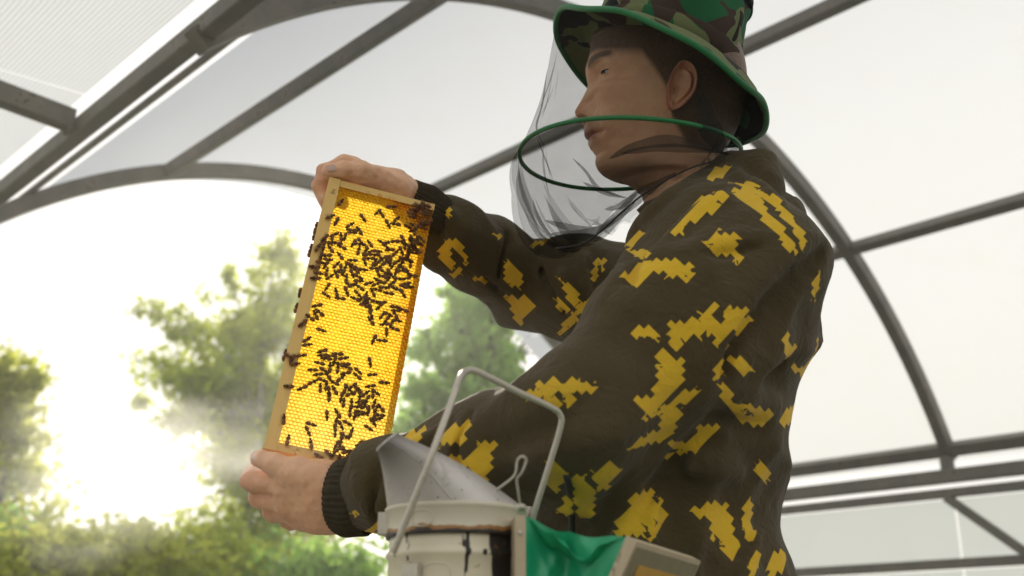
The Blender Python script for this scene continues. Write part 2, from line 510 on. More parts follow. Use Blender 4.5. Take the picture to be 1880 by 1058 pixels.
px_tree('willow_tree', 'dense dark green tree seen under the beekeeper\'s raised arm', 'tree', 900, 9.6, 500,
        [(900, 560, 60, 40, 1.4, 0), (880, 640, 60, 50, 1.8, .3), (950, 650, 60, 50, 1.6, 0), (850, 720, 50, 50, 1.5, .2), (930, 740, 70, 50, 1.6, 0),
         (830, 590, 28, 22, .3, .4), (790, 650, 30, 24, .30, .2), (770, 730, 32, 36, .5, 0), (760, 800, 50, 40, 1.0, .3), (850, 830, 80, 50, 1.6, 0), (820, 540, 16, 12, .10, 0), (900, 950, 120, 60, 1.8, 0), (740, 900, 60, 60, 1.2, .6)],
        M['leaf_b'], 5, GT, 14000, .090, .09)
px_tree('young_birch_tree', 'yellow-green young birch at the left edge of the view', 'tree', -30, 10.5, 640,
        [(10, 690, 34, 26, .8, 0), (45, 720, 20, 16, .35, .1), (-20, 740, 44, 40, 1.2, .2), (20, 790, 34, 30, .9, 0), (-60, 830, 60, 50, 1.3, 0), (15, 850, 34, 26, .6, .2), (-40, 930, 60, 50, 1.2, .2), (30, 990, 60, 40, 1.2, 0)],
        M['leaf_c'], 8, GT, 7000, .095, .07)
GS = 'shrubs below the birch'
SH = [(90, 9.0, 985, M['leaf_c'], 'bright yellow-green shrub at the lower left corner'),
      (250, 9.6, 975, M['leaf_c'], 'sunlit leafy shrub below the drifting smoke'),
      (395, 10.4, 985, M['leaf_a'], 'green shrub under the tall birch, left of the lower hand'),
      (590, 10.0, 1010, M['leaf_b'], 'dark green shrub directly below the lower hand'),
      (-70, 9.4, 960, M['leaf_b'], 'half-hidden green shrub beneath the young birch')]
for i, (x, dist, py, leaf, lab) in enumerate(SH):
    px_tree('shrub', lab, 'shrub', x, dist, py,
            [(x-60, py+50, 46, 34, 1, .1), (x+55, py+45, 46, 30, 1, .2), (x, py+20, 50, 26, .9, 0), (x-20, py+100, 80, 50, 1.4, 0), (x+50, py+130, 80, 60, 1.4, .2), (x-60, py+190, 80, 60, 1.4, 0), (x+20, py+250, 90, 60, 1.4, 0)],
            leaf, 20+i, GS, 5500, .085, .03)
# a belt of woodland far off, one mass
fr = np.random.default_rng(77); nb = 9000
ang = fr.uniform(-1.5, 1.5, nb); rad = fr.uniform(55, 75, nb)
hh = 2.2 + 1.2*np.sin(ang*17) + .9*np.sin(ang*41+1)
cs = np.stack([np.sin(ang)*rad, np.cos(ang)*rad, fr.uniform(0, 1, nb)**.8*hh], 1)
v, f = leaf_mesh(cs, .9, fr)
tag(mesh_obj('distant_woodland', v, f, M['leaf_b']), 'distant belt of woodland along the horizon', 'woodland', kind='stuff')
# ------------------------------------------------------------------ implicit surfaces -> mesh (surface nets)
f32 = np.float32
class Grid:
    def __init__(s, lo, hi, h):
        s.lo = np.asarray(lo, float); s.h = h
        n = np.ceil((np.asarray(hi, float) - s.lo)/h).astype(int) + 1
        ax = [(s.lo[i] + h*np.arange(n[i])).astype(f32) for i in range(3)]
        s.X, s.Y, s.Z = np.meshgrid(*ax, indexing='ij')
class Pts:
    def __init__(s, p):
        p = np.asarray(p, f32); s.X, s.Y, s.Z = p[..., 0], p[..., 1], p[..., 2]
def smin(a, b, k):
    h = np.maximum(k - np.abs(a-b), 0)/k
    return np.minimum(a, b) - h*h*k*.25
def smax(a, b, k): return -smin(-a, -b, k)
def seg_d(g, a, b):
    a = np.asarray(a, f32); b = np.asarray(b, f32); d = b-a; L = float(d @ d) + 1e-12
    px, py, pz = g.X-a[0], g.Y-a[1], g.Z-a[2]
    t = np.clip((px*d[0]+py*d[1]+pz*d[2])/L, 0, 1)
    return np.sqrt((px-t*d[0])**2+(py-t*d[1])**2+(pz-t*d[2])**2), t
def cone(g, a, b, ra, rb):
    d, t = seg_d(g, a, b); return d - (ra + (rb-ra)*t)
def ellip(g, c, axes, radii):
    """ellipsoid with orthonormal axes (3 rows)"""
    c = np.asarray(c, f32); q = 0; px, py, pz = g.X-c[0], g.Y-c[1], g.Z-c[2]
    k0 = 0; k1 = 0
    for a, r in zip(axes, radii):
        w = (px*f32(a[0])+py*f32(a[1])+pz*f32(a[2]))
        k0 = k0 + (w/r)**2; k1 = k1 + (w/(r*r))**2
    k0 = np.sqrt(k0); return k0*(k0-1)/np.maximum(np.sqrt(k1), 1e-6)
def chain(g, pts, rad, k=0.0):
    out = None
    for i in range(len(pts)-1):
        d = cone(g, pts[i], pts[i+1], rad[i], rad[i+1])
        out = d if out is None else (smin(out, d, k) if k > 0 else np.minimum(out, d))
    return out
_WV = np.random.default_rng(5).normal(size=(64, 3)); _WP = np.random.default_rng(6).uniform(0, 6.28, 64)
def wnoise(g, freq, seed=0, n=6, squash=(1, 1, 1)):
    """soft band-limited noise, about -1..1"""
    s = 0
    for i in range(n):
        w = _WV[(seed*7+i) % 64]; w = w/np.linalg.norm(w)*freq*(.7+.6*((i*37 % 10)/10))
        s = s + np.sin(g.X*f32(w[0]*squash[0])+g.Y*f32(w[1]*squash[1])+g.Z*f32(w[2]*squash[2])+f32(_WP[(seed*5+i) % 64]))
    return s/(n**.5*.9)
def surface_nets(F, lo, h):
    m = F < 0
    c = m[:-1, :-1, :-1].astype(np.int8)
    for dx in (0, 1):
        for dy in (0, 1):
            for dz in (0, 1):
                if dx+dy+dz: c = c + m[dx:m.shape[0]-1+dx, dy:m.shape[1]-1+dy, dz:m.shape[2]-1+dz]
    act = (c > 0) & (c < 8)
    idx = np.argwhere(act)
    num = -np.ones(act.shape, np.int64); num[act] = np.arange(len(idx))
    offs = np.array([(a, b, d) for a in (0, 1) for b in (0, 1) for d in (0, 1)])
    vals = np.stack([F[idx[:, 0]+o[0], idx[:, 1]+o[1], idx[:, 2]+o[2]] for o in offs], 1)
    acc = np.zeros((len(idx), 3)); cnt = np.zeros(len(idx))
    for a in range(8):
        for b in range(a+1, 8):
            if np.abs(offs[a]-offs[b]).sum() != 1: continue
            va, vb = vals[:, a], vals[:, b]; x = (va < 0) != (vb < 0)
            t = np.where(x, va/np.where(x, va-vb, 1), 0)[:, None]
            acc += np.where(x[:, None], offs[a] + t*(offs[b]-offs[a]), 0); cnt += x
    V = np.asarray(lo) + h*(idx + acc/cnt[:, None])
    faces = []
    for ax in range(3):
        o1, o2 = [(1, 2), (2, 0), (0, 1)][ax]
        sl0 = [slice(None)]*3; sl1 = [slice(None)]*3
        sl0[ax] = slice(0, -1); sl1[ax] = slice(1, None)
        s0, s1 = m[tuple(sl0)], m[tuple(sl1)]
        e = np.argwhere(s0 != s1)
        ok = (e[:, o1] > 0) & (e[:, o2] > 0) & (e[:, o1] < m.shape[o1]-1) & (e[:, o2] < m.shape[o2]-1)
        e = e[ok]; inside0 = s0[e[:, 0], e[:, 1], e[:, 2]]
        def cell(a, b):
            q = e.copy(); q[:, o1] -= a; q[:, o2] -= b
            return num[q[:, 0], q[:, 1], q[:, 2]]
        quad = np.stack([cell(1, 1), cell(0, 1), cell(0, 0), cell(1, 0)], 1)
        quad[~inside0] = quad[~inside0][:, ::-1]
        faces.append(quad)
    Fc = np.concatenate(faces)
    return V, Fc[(Fc >= 0).all(1)]
def relax(V, Fc, it=1, lam=.5):
    n = len(V)
    e = np.concatenate([Fc[:, [0, 1]], Fc[:, [1, 2]], Fc[:, [2, 3]], Fc[:, [3, 0]]])
    for _ in range(it):
        s = np.stack([np.bincount(e[:, 0], V[e[:, 1], i], n) for i in range(3)], 1) + np.stack([np.bincount(e[:, 1], V[e[:, 0], i], n) for i in range(3)], 1)
        c = np.bincount(e[:, 0], minlength=n) + np.bincount(e[:, 1], minlength=n)
        V = V + lam*(s/np.maximum(c, 1)[:, None] - V)
    return V
def fast_mesh(name, V, Fc, mats, parent=None, smooth=True, origin=None, attrs=None):
    V = np.asarray(V, float); base = np.zeros(3) if origin is None else np.asarray(origin, float)
    me = bpy.data.meshes.new(name)
    n, k = len(Fc), Fc.shape[1]
    me.vertices.add(len(V)); me.vertices.foreach_set('co', (V-base).astype(f32).ravel())
    me.loops.add(n*k); me.loops.foreach_set('vertex_index', Fc.astype(np.int32).ravel())
    me.polygons.add(n); me.polygons.foreach_set('loop_start', np.arange(0, n*k, k, dtype=np.int32))
    me.polygons.foreach_set('loop_total', np.full(n, k, np.int32))
    me.update(calc_edges=True); me.validate()
    me.polygons.foreach_set('use_smooth', np.full(len(me.polygons), smooth))
    setmat(me, mats)
    for nm, arr in (attrs or {}).items():
        at = me.attributes.new(nm, 'FLOAT', 'POINT'); at.data.foreach_set('value', np.asarray(arr, f32))
    o = bpy.data.objects.new(name, me); link(o, parent)
    pl = np.zeros(3); p = parent
    while p is not None: pl = pl + np.array(p.location); p = p.parent
    o.location = tuple(base - pl)
    return o
_TR = {}
def trace(sdf, px, py, d0=.7, d1=2.2):
    """first point of the implicit surface along a line of sight, or None"""
    key_ = (id(sdf), round(px, 1), round(py, 1))
    if key_ in _TR: return _TR[key_]
    ray = P(px, py, 1.0) - CAMP
    ds = np.linspace(d0, d1, 500); pts = CAMP + ds[:, None]*ray
    v = sdf(Pts(pts)); k = np.argmax(v < 0)
    _TR[key_] = None if v[k] >= 0 else pts[k]
    return _TR[key_]
# ------------------------------------------------------------------ the beekeeper
def W(x, y, z): return np.array([x, y, CAM_Z + z])
PERSON_O = np.array([.19, 1.23, 0.0])
person = empty('person', PERSON_O)
tag(person, 'beekeeper in yellow-blotched brown camouflage jacket and veiled hat, holding a honeycomb frame', 'person')

# --- frame the hands hold (its axes are needed for the grip)
TL, BL, TR0 = P(603, 333, 1.385), P(482, 829, 1.215), P(785, 392, 1.405)
FY = nrm(TL-BL); FX = nrm((TR0-TL) - FY*((TR0-TL) @ FY)); FZ = np.cross(FX, FY)
if FZ @ (CAMP-TL) < 0: FZ = -FZ
FH = float(np.linalg.norm(TL-BL)); FWD = .140; FT = .0125
def FR(x, y, z=0.0): return BL + FX*x + FY*y + FZ*z
def on_frame(px, py, z=.0115):
    r_ = P(px, py, 1.0)-CAMP; k = ((BL + FZ*z - CAMP) @ FZ)/(r_ @ FZ); q = CAMP + r_*k - BL
    return q @ FX, q @ FY

# --- joints
S_L, E_L, W_L = P(1352, 482, 1.13), P(1080, 775, 1.035), P(652, 915, 1.165)
S_R, E_R, W_R = W(.20, 1.41, .47), P(975, 525, 1.60), P(795, 404, 1.485)
# torso sections: height, centre x, centre y, half depth, half breadth
TS = np.array([[-.30, .155, 1.235, .140, .185], [-.12, .152, 1.235, .150, .19], [.0, .150, 1.235, .150, .185], [.07, .155, 1.23, .145, .185], [.13, .153, 1.23, .137, .185], [.22, .172, 1.225, .138, .195], [.34, .217, 1.22, .124, .205],
               [.40, .226, 1.22, .120, .185], [.46, .232, 1.22, .100, .155], [.51, .235, 1.22, .075, .110], [.55, .234, 1.22, .058, .075], [.60, .228, 1.215, .050, .056]])
def torso(g, grow=0.0):
    z = g.Z - f32(CAM_Z)
    cx, cyy, a, b = [np.interp(z, TS[:, 0], TS[:, i]).astype(f32) for i in (1, 2, 3, 4)]
    a = a+grow; b = b+grow
    k = (np.abs((g.X-cx)/a)**2.3 + np.abs((g.Y-cyy)/b)**2.3)**(1/2.3)
    d = (k-1)*np.minimum(a, b)
    return np.maximum(d, z-.545)*.85
def sleeve_l(g):
    d = chain(g, [S_L, (S_L+E_L)/2 + np.array([.0, 0, .004]), E_L, E_L*.55+W_L*.45, W_L*.84+E_L*.16, W_L*.95+E_L*.05], [.080, .073, .064, .053, .049, .040], .03)
    return d
def sleeve_r(g):
    return chain(g, [S_R, (S_R+E_R)/2, E_R, E_R*.5+W_R*.5, W_R*.88+E_R*.12, W_R], [.085, .072, .062, .050, .044, .035], .03)
def jacket_base(g):
    d = torso(g)
    d = smin(d, sleeve_l(g), .045)
    d = smin(d, sleeve_r(g), .05)
    # shoulder yoke, upper back
    d = smin(d, cone(g, W(.230, 1.10, .405), W(.230, 1.34, .425), .075, .075), .05)
    # rolled hood / collar at the nape
    col = np.minimum(chain(g, [W(.315, 1.17, .49), W(.322, 1.22, .50), W(.312, 1.28, .495)], [.028, .030, .028]),
                     chain(g, [W(.315, 1.17, .49), W(.26, 1.13, .475), W(.195, 1.15, .425)], [.028, .020, .014]))
    d = smin(d, col, .02)
    d = smin(d, chain(g, [P(1335, 316, 1.25), P(1385, 318, 1.235), P(1408, 350, 1.20)], [.024, .026, .020]), .012)
    # blouson hem
    z = g.Z - f32(CAM_Z)
    return d
# --- folds: (points on the cloth, half width, height)  ridge > 0, crease < 0
FOLDS = [
 ([(1500, 470), (1420, 545), (1345, 620), (1312, 690)], .016, -.016), ([(1475, 450), (1390, 520), (1320, 590)], .020, .008),
 ([(1505, 640), (1430, 672), (1340, 700)], .010, -.012), ([(1500, 600), (1430, 640), (1350, 672)], .014, .009),
 ([(1490, 700), (1420, 745), (1330, 720)], .016, .010), ([(1480, 780), (1400, 800), (1310, 760)], .012, -.009),
 ([(1455, 850), (1380, 880), (1280, 850)], .016, .007), ([(1330, 330), (1245, 385), (1190, 450), (1160, 520)], .012, -.014),
 ([(1340, 350), (1262, 405), (1205, 470)], .012, .010), ([(1300, 320), (1215, 370), (1165, 430), (1135, 500)], .010, .010),
 ([(1265, 330), (1180, 390), (1140, 450), (1115, 520)], .008, -.010), ([(1360, 432), (1290, 455), (1215, 470)], .010, .006),
 ([(1240, 480), (1330, 470), (1400, 450)], .010, -.004), ([(1440, 380), (1390, 330), (1340, 315)], .010, .006),
 ([(1300, 480), (1330, 560), (1300, 640)], .010, .005), ([(1380, 560), (1330, 640), (1250, 760)], .020, .006),
 ([(1170, 560), (1080, 640), (1000, 720)], .022, .004), ([(1150, 790), (1050, 820), (950, 850)], .016, .006), ([(1120, 700), (1000, 790), (880, 830)], .018, -.004),
 ([(830, 775), (800, 800), (770, 850)], .008, -.010), ([(870, 765), (845, 830), (850, 900)], .010, -.006), ([(790, 800), (740, 830), (725, 890)], .010, .008), ([(720, 840), (690, 900), (700, 980)], .008, -.006),
 ([(1180, 1000), (1230, 900), (1300, 840)], .014, .006), ([(1300, 1050), (1340, 960), (1400, 900)], .012, -.007), ([(1360, 1055), (1400, 980), (1425, 930)], .010, .008),
 ([(1250, 1050), (1270, 990), (1330, 920)], .010, -.005), ([(1100, 1000), (1130, 920), (1190, 850)], .012, -.006), ([(1430, 1040), (1440, 985), (1428, 930)], .008, -.010),
 ([(806, 380), (812, 440), (805, 500)], .008, -.012), ([(825, 385), (840, 450), (835, 520)], .012, .008), ([(900, 425), (885, 490), (870, 545)], .012, .006), ([(930, 432), (915, 500), (900, 562)], .007, -.014),
 ([(955, 440), (950, 510), (940, 590)], .012, .008), ([(985, 442), (1000, 510), (1040, 570)], .007, -.012), ([(1015, 440), (1030, 500), (1060, 550)], .010, .008), ([(1050, 455), (1055, 510), (1080, 550)], .006, -.010), ([(1075, 460), (1085, 505), (1095, 535)], .006, .008), ([(1095, 455), (1105, 490), (1110, 515)], .006, -.008),
 ([(870, 470), (900, 520), (960, 560)], .010, -.006), ([(850, 420), (880, 440), (910, 445)], .009, .006),
]
_fseg = []
for pts_, w_, h_ in FOLDS:
    q = [trace(jacket_base, x, y) for x, y in pts_]
    q = [a for a in q if a is not None]
    if len(q) < 2: continue
    q = spline(q, 3*len(q))
    for i_ in range(len(q)-1):
        e0 = math.sin(math.pi*(i_+.5)/(len(q)-1))**.5
        _fseg.append((q[i_], q[i_+1], w_*(.62 if h_ < 0 else .85), h_*e0*(2.0 if h_ < 0 else 1.7), id(pts_)))
def fold_disp(g):
    tot = 0; cur = None; best = None; hh = None; ww = 1
    groups = {}
    for s_ in _fseg: groups.setdefault(s_[4], []).append(s_)
    for k_, segs in groups.items():
        e = 0
        for a, b, w, h, _ in segs:
            d, t = seg_d(g, a, b)
            v = np.exp(-(d/w)**2)*abs(h)
            e = np.maximum(e, v)
        tot = tot + (e if segs[0][3] > 0 else -e)
    return tot
jg = Grid((-.19, .91, CAM_Z-.22), (.43, 1.76, CAM_Z+.62), .0040)
JF = jacket_base(jg)
band = np.abs(JF) < .035
bp = Pts(np.stack([jg.X[band], jg.Y[band], jg.Z[band]], -1))
_rd = lambda fr_, sd_, sq: 1-1.6*np.abs(wnoise(bp, fr_, sd_, 5, sq))
JF[band] -= fold_disp(bp) + .0058*_rd(30, 11, (.5, 1.2, 1.0)) + .0032*_rd(58, 14, (1.0, 1.0, .55)) + .0020*(1-2*np.abs(wnoise(bp, 42, 1)))*.6 + .0034*wnoise(bp, 26, 2, squash=(1, 1, .6)) + .0006*wnoise(bp, 170, 3)
JF = np.maximum(JF, (f32(CAM_Z-.19) - jg.Z))
jv, jf = surface_nets(JF, jg.lo, jg.h)
jv = relax(jv, jf, 1, .5)
def jacket_at(px, py):
    q = trace(jacket_base, px, py); return q
# --- camouflage: blotches with stair-stepped edges printed on the cloth
PATCH = [  # small blotches: px, py, half length, half width, angle
 (1330, 968, 22, 32, 20), (1303, 942, 26, 8, 5), (1380, 955, 12, 30, -10), (1392, 1030, 30, 12, 45), (1432, 1042, 26, 12, 30), (1345, 1010, 16, 14, 0), (1408, 872, 24, 9, -55),
 (1310, 322, 30, 9, 32), (1375, 335, 20, 6, -15), (1180, 466, 10, 9, 0), (1155, 445, 20, 5, 52), (1500, 520, 6, 24, -10), (758, 806, 22, 11, 30), (1240, 330, 14, 6, 30)]
HOLES = [(835, 470, 5, 14, 20)]
# larger blotches as outlines: (x origin, y origin, scale), points
_h, _6, _4, _b, _2, _c = (900, 0, 2.203), (1000, 380, 2.519), (640, 640, 2.531), (920, 900, 4.7), (740, 380, 3.1125), (430, 790, 4.81)
POLY = [
 (_h, [(725,945),(745,905),(790,860),(850,810),(905,780),(950,775),(950,800),(925,815),(905,850),(870,860),(830,890),(800,905),(770,945),(735,958)]),
 (_h, [(1000,755),(1050,750),(1100,790),(1130,850),(1170,900),(1200,960),(1235,1020),(1228,1030),(1180,990),(1165,950),(1120,900),(1090,860),(1050,820),(1000,780)]),
 (_h, [(1050,735),(1100,760),(1160,800),(1215,860),(1250,930),(1270,990),(1252,1020),(1232,960),(1200,900),(1162,848),(1120,800),(1060,760)]),
 (_6, [(725,165),(800,110),(820,125),(880,130),(893,145),(880,175),(905,245),(890,262),(860,225),(840,215),(820,230),(800,215),(775,230),(752,205),(765,180)]),
 (_6, [(335,320),(400,290),(470,255),(530,245),(610,240),(645,262),(680,280),(685,300),(650,335),(620,325),(590,330),(560,325),(545,300),(500,300),(480,320),(440,345),(405,370),(380,355)]),
 (_6, [(60,590),(100,520),(140,470),(200,420),(245,385),(215,450),(185,465),(195,490),(165,505),(140,490),(150,520),(185,535),(175,552),(140,530),(100,560)]),
 (_6, [(388,590),(415,558),(490,562),(530,605),(515,620),(465,605),(410,612)]),
 (_6, [(565,590),(580,560),(575,540),(590,530),(620,545),(690,520),(720,530),(705,490),(740,480),(765,450),(780,438),(805,462),(770,500),(790,530),(815,520),(825,475),(850,458),(890,460),(935,480),(905,500),(920,520),(985,515),(930,560),(890,580),(850,570),(830,605),(795,640),(765,595),(730,570),(720,610),(680,600),(630,600),(620,640),(600,655),(585,630)]),
 (_6, [(515,685),(545,660),(575,690),(610,695),(645,715),(630,760),(640,790),(610,820),(590,860),(550,890),(530,930),(500,950),(450,985),(460,945),(415,910),(440,880),(480,870),(510,830),(515,770),(530,730)]),
 (_6, [(470,985),(560,915),(640,855),(700,830),(710,848),(650,895),(560,945)]),
 (_6, [(-40,815),(0,805),(60,800),(150,800),(240,830),(205,860),(130,845),(120,870),(140,900),(115,925),(90,890),(75,850),(50,870),(80,930),(40,940),(0,890)]),
 (_6, [(-95,860),(-80,840),(-55,855),(-40,830),(-10,850),(-30,880),(-70,885)]),
 (_4, [(425,455),(430,415),(490,350),(520,360),(555,325),(560,360),(545,440),(510,440),(480,430)]),
 (_4, [(430,490),(460,515),(490,495),(530,510),(570,490),(600,440),(680,445),(665,500),(668,540),(635,560),(640,635),(620,640),(610,590),(580,575),(560,540),(500,545),(455,530)]),
 (_4, [(915,525),(960,540),(1000,550),(1025,580),(990,620),(960,670),(930,650),(920,600)]),
 (_4, [(945,780),(975,720),(1005,690),(1030,700),(1030,790)]), (_4, [(1045,600),(1095,585),(1110,640),(1135,660),(1145,740),(1100,795),(1055,790),(1050,700)]),
 (_4, [(1135,580),(1230,540),(1290,570),(1260,600),(1220,620),(1230,660),(1170,670),(1150,630)]),
 (_b, [(950,340),(1090,130),(1150,75),(1240,20),(1340,40),(1345,110),(1375,120),(1440,230),(1405,290),(1345,410),(1290,430),(1230,400),(1150,360)]),
 (_6, [(790,810),(820,805),(830,850),(870,900),(910,900),(960,915),(1010,935),(1040,960),(1020,1005),(980,1020),(930,1000),(880,960),(840,920),(815,880)]),
 (_6, [(845,705),(880,690),(920,710),(950,745),(900,770),(880,740)]), (_6, [(770,790),(780,740),(850,635),(845,665),(815,720),(820,780)]),
 (_6, [(1078,600),(1118,588),(1120,635),(1148,645),(1115,695),(1095,660)]), (_6, [(1130,735),(1200,740),(1225,640),(1230,605),(1260,660),(1250,690),(1245,830),(1200,790),(1140,750)]),
 (_6, [(1093,985),(1110,950),(1170,915),(1235,945),(1230,985),(1200,1010),(1150,1000),(1105,1020)]),
 (_4, [(1500,520),(1560,490),(1500,455),(1510,435),(1600,450),(1620,400),(1625,362),(1740,365),(1670,410),(1670,440),(1610,490),(1560,500)]),
 (_4, [(1300,470),(1350,430),(1400,400),(1440,395),(1470,280),(1540,280),(1525,370),(1500,420),(1400,455),(1320,475)]),
 (_4, [(1620,750),(1680,735),(1700,760),(1760,750),(1772,920),(1740,930),(1700,850),(1690,790)]),
 (_2, [(195,250),(230,190),(265,180),(320,215),(355,260),(380,330),(355,325),(330,280),(290,250),(275,270),(300,310),(285,370),(260,345),(215,300)]),
 (_2, [(575,370),(590,310),(610,305),(640,360),(680,410),(670,470),(620,450),(585,410)]), (_2, [(580,500),(620,510),(660,540),(700,505),(750,560),(735,600),(690,620),(680,670),(650,675),(635,600),(600,540)]),
 (_2, [(410,410),(460,395),(485,430),(450,440)]), (_2, [(885,395),(910,430),(960,440),(1010,500),(1000,540),(970,575),(930,500)]), (_2, [(865,520),(890,510),(920,560),(950,590),(935,610),(880,570)]),
 (_2, [(270,390),(340,350),(345,380),(290,410)]), (_2, [(505,150),(550,165),(550,195)]), (_2, [(710,240),(790,190),(830,170),(825,205),(780,215)]), (_2, [(235,40),(270,5),(275,40),(250,55)]),
 (_c, [(1010,740),(1050,710),(1090,740),(1050,780)]), (_c, [(1100,930),(1200,880),(1300,770),(1395,800),(1450,900),(1395,1030),(1200,1000)]),
 (_2, [(1080,440),(1100,300),(1120,300),(1110,420)]), (_2, [(1130,340),(1150,290),(1160,300),(1145,360)])]
HPOLY = [(_b, [(1205,280),(1270,275),(1270,330),(1310,340),(1300,365),(1270,410),(1225,380),(1230,330)]), (_b, [(1315,250),(1358,250),(1355,322),(1318,322)]),
 (_6, [(885,920),(920,925),(975,962),(930,960)]), (_6, [(1140,935),(1168,925),(1205,985),(1180,995)]), (_6, [(25,870),(50,850),(60,875),(40,900)]), (_c, [(1230,930),(1300,870),(1340,900),(1300,960)])]
def poly_fields(polys, X, Y, D):
    """signed distance to the nearest outline, in the plane of the print"""
    out = np.full(len(X), 9.0)
    for (ox, oy, sc), pts_ in polys:
        pp = [(ox+x/sc, oy+y/sc) for x, y in pts_]
        cx_, cy_ = np.mean(pp, 0)
        qc = jacket_at(cx_, cy_); dc = None if qc is None else float((qc-CAMP) @ FW)
        q = []
        for x, y in pp:
            h_ = jacket_at(x, y); d = dc if h_ is None else float((h_-CAMP) @ FW)
            if d is None: continue
            if dc is not None and abs(d-dc) > .12: d = dc
            q.append(((x-940)*d/FPX, (529-y)*d/FPX))
        if len(q) < 3: continue
        q = np.array(q); m_ = (np.abs(D-(dc if dc is not None else 1.3)) < .17) & (X > q[:, 0].min()-.06) & (X < q[:, 0].max()+.06) & (Y > q[:, 1].min()-.06) & (Y < q[:, 1].max()+.06)
        x_, y_ = X[m_], Y[m_]; d2 = np.full(len(x_), 9.0); ins = np.zeros(len(x_), bool)
        for k_ in range(len(q)):
            a, b = q[k_-1], q[k_]; e = b-a; w0, w1 = x_-a[0], y_-a[1]
            t_ = np.clip((w0*e[0]+w1*e[1])/(e @ e + 1e-12), 0, 1)
            d2 = np.minimum(d2, (w0-t_*e[0])**2 + (w1-t_*e[1])**2)
            if abs(e[1]) > 1e-12: ins ^= ((a[1] > y_) != (b[1] > y_)) & (x_ < e[0]*(y_-a[1])/e[1] + a[0])
        out[m_] = np.minimum(out[m_], np.where(ins, -1, 1)*np.sqrt(d2))
    return out
def blotch_np(patches, X, Y, D):
    fld = np.full(len(X), 9.0)
    for (px, py, a, b, ang) in patches:
        q = jacket_at(px, py)
        if q is None: continue
        k = float((q-CAMP) @ FW)/FPX
        near_ = np.abs(D-k*FPX) < .17
        dx, dy = X-(px-940)*k, Y-(529-py)*k; ca, sa = math.cos(R(ang)), math.sin(R(ang))
        ln = np.hypot((dx*ca+dy*sa)/(a*k), (-dx*sa+dy*ca)/(b*k))
        e = np.where(near_, (ln-1)*min(a, b, 14)*k, 9.0); hk = np.maximum(.004-np.abs(fld-e), 0)/.004; fld = np.minimum(fld, e) - hk*hk*.001
    return fld
def print_field(X, Y, D):
    f_ = np.minimum(blotch_np(PATCH, X, Y, D), poly_fields(POLY, X, Y, D))
    return np.clip(np.maximum(f_, -np.minimum(blotch_np(HOLES, X, Y, D), poly_fields(HPOLY, X, Y, D))), -.05, .05)
def print_attrs(V):
    rel = V-CAMP; X = rel @ RT; Y = rel @ UPV; D = rel @ FW; e = .003
    return {'print_field': print_field(X, Y, D), 'print_dx': (print_field(X+e, Y, D)-print_field(X-e, Y, D))/(2*e), 'print_dy': (print_field(X, Y+e, D)-print_field(X, Y-e, D))/(2*e)}
def m_camo():
    t = NT('blotched_camouflage_cloth'); o = t.obj()
    rel = t.vmath('SUBTRACT', o, tuple(CAMP))
    X = t.vmath('DOT_PRODUCT', rel, tuple(RT)); Y = t.vmath('DOT_PRODUCT', rel, tuple(UPV)); Zz = t.vmath('DOT_PRODUCT', rel, tuple(FW))
    c = .0060                                        # the print's own square lattice, set on the diagonal
    a = t.math('MULTIPLY', t.math('ADD', X, Y), .7071/c); b = t.math('MULTIPLY', t.math('SUBTRACT', Y, X), .7071/c)
    aq = t.math('MULTIPLY', t.math('ADD', t.math('FLOOR', a), .5), c); bq = t.math('MULTIPLY', t.math('ADD', t.math('FLOOR', b), .5), c)
    Xq = t.math('MULTIPLY', t.math('SUBTRACT', aq, bq), .7071); Yq = t.math('MULTIPLY', t.math('ADD', aq, bq), .7071)
    cbn = t.new('CombineXYZ'); t.put(cbn.inputs[0], Xq); t.put(cbn.inputs[1], Yq); t.put(cbn.inputs[2], t.math('SNAP', Zz, .03))
    at = lambda n: t.new('Attribute', attribute_name=n).outputs['Fac']
    f1 = t.math('ADD', at('print_field'), t.math('ADD', t.math('MULTIPLY', at('print_dx'), t.math('SUBTRACT', Xq, X)), t.math('MULTIPLY', at('print_dy'), t.math('SUBTRACT', Yq, Y))))
    ns = t.math('SUBTRACT', t.noise(cbn.outputs[0], 75, 2, .6), .5)
    ns2 = t.math('SUBTRACT', t.noise(cbn.outputs[0], 33, 2, .5), .5)
    fl = t.math('ADD', f1, t.math('ADD', t.math('MULTIPLY', ns, .006), t.math('MULTIPLY', ns2, .003)))
    yes = t.math('LESS_THAN', fl, .0005)
    weave = t.noise(o, 900, 2, .6); blot = t.noise(o, 14, 5, .6)
    br = t.mix(blot, (.060, .042, .015), (.086, .062, .022))
    ye = t.mix(blot, (.78, .48, .020), (.92, .60, .035))
    col = t.mix(yes, br, ye)
    col = t.mix(t.math('MULTIPLY', weave, .25), col, (.03, .022, .012))
    h = t.math('ADD', t.math('MULTIPLY', weave, .5), t.math('MULTIPLY', t.noise(o, 55, 5, .6, 1.0), 5.0))
    nor = t.bump(h, .5, .0020)
    s = t.pbsdf(col, .82, nor, spec=.25, Sheen_Weight=.12)
    return t.done(t.mixs(.10, s, t.translucent(col)))
M['camo'] = m_camo()
jacket = fast_mesh('jacket', jv, jf, M['camo'], person, attrs=print_attrs(jv))
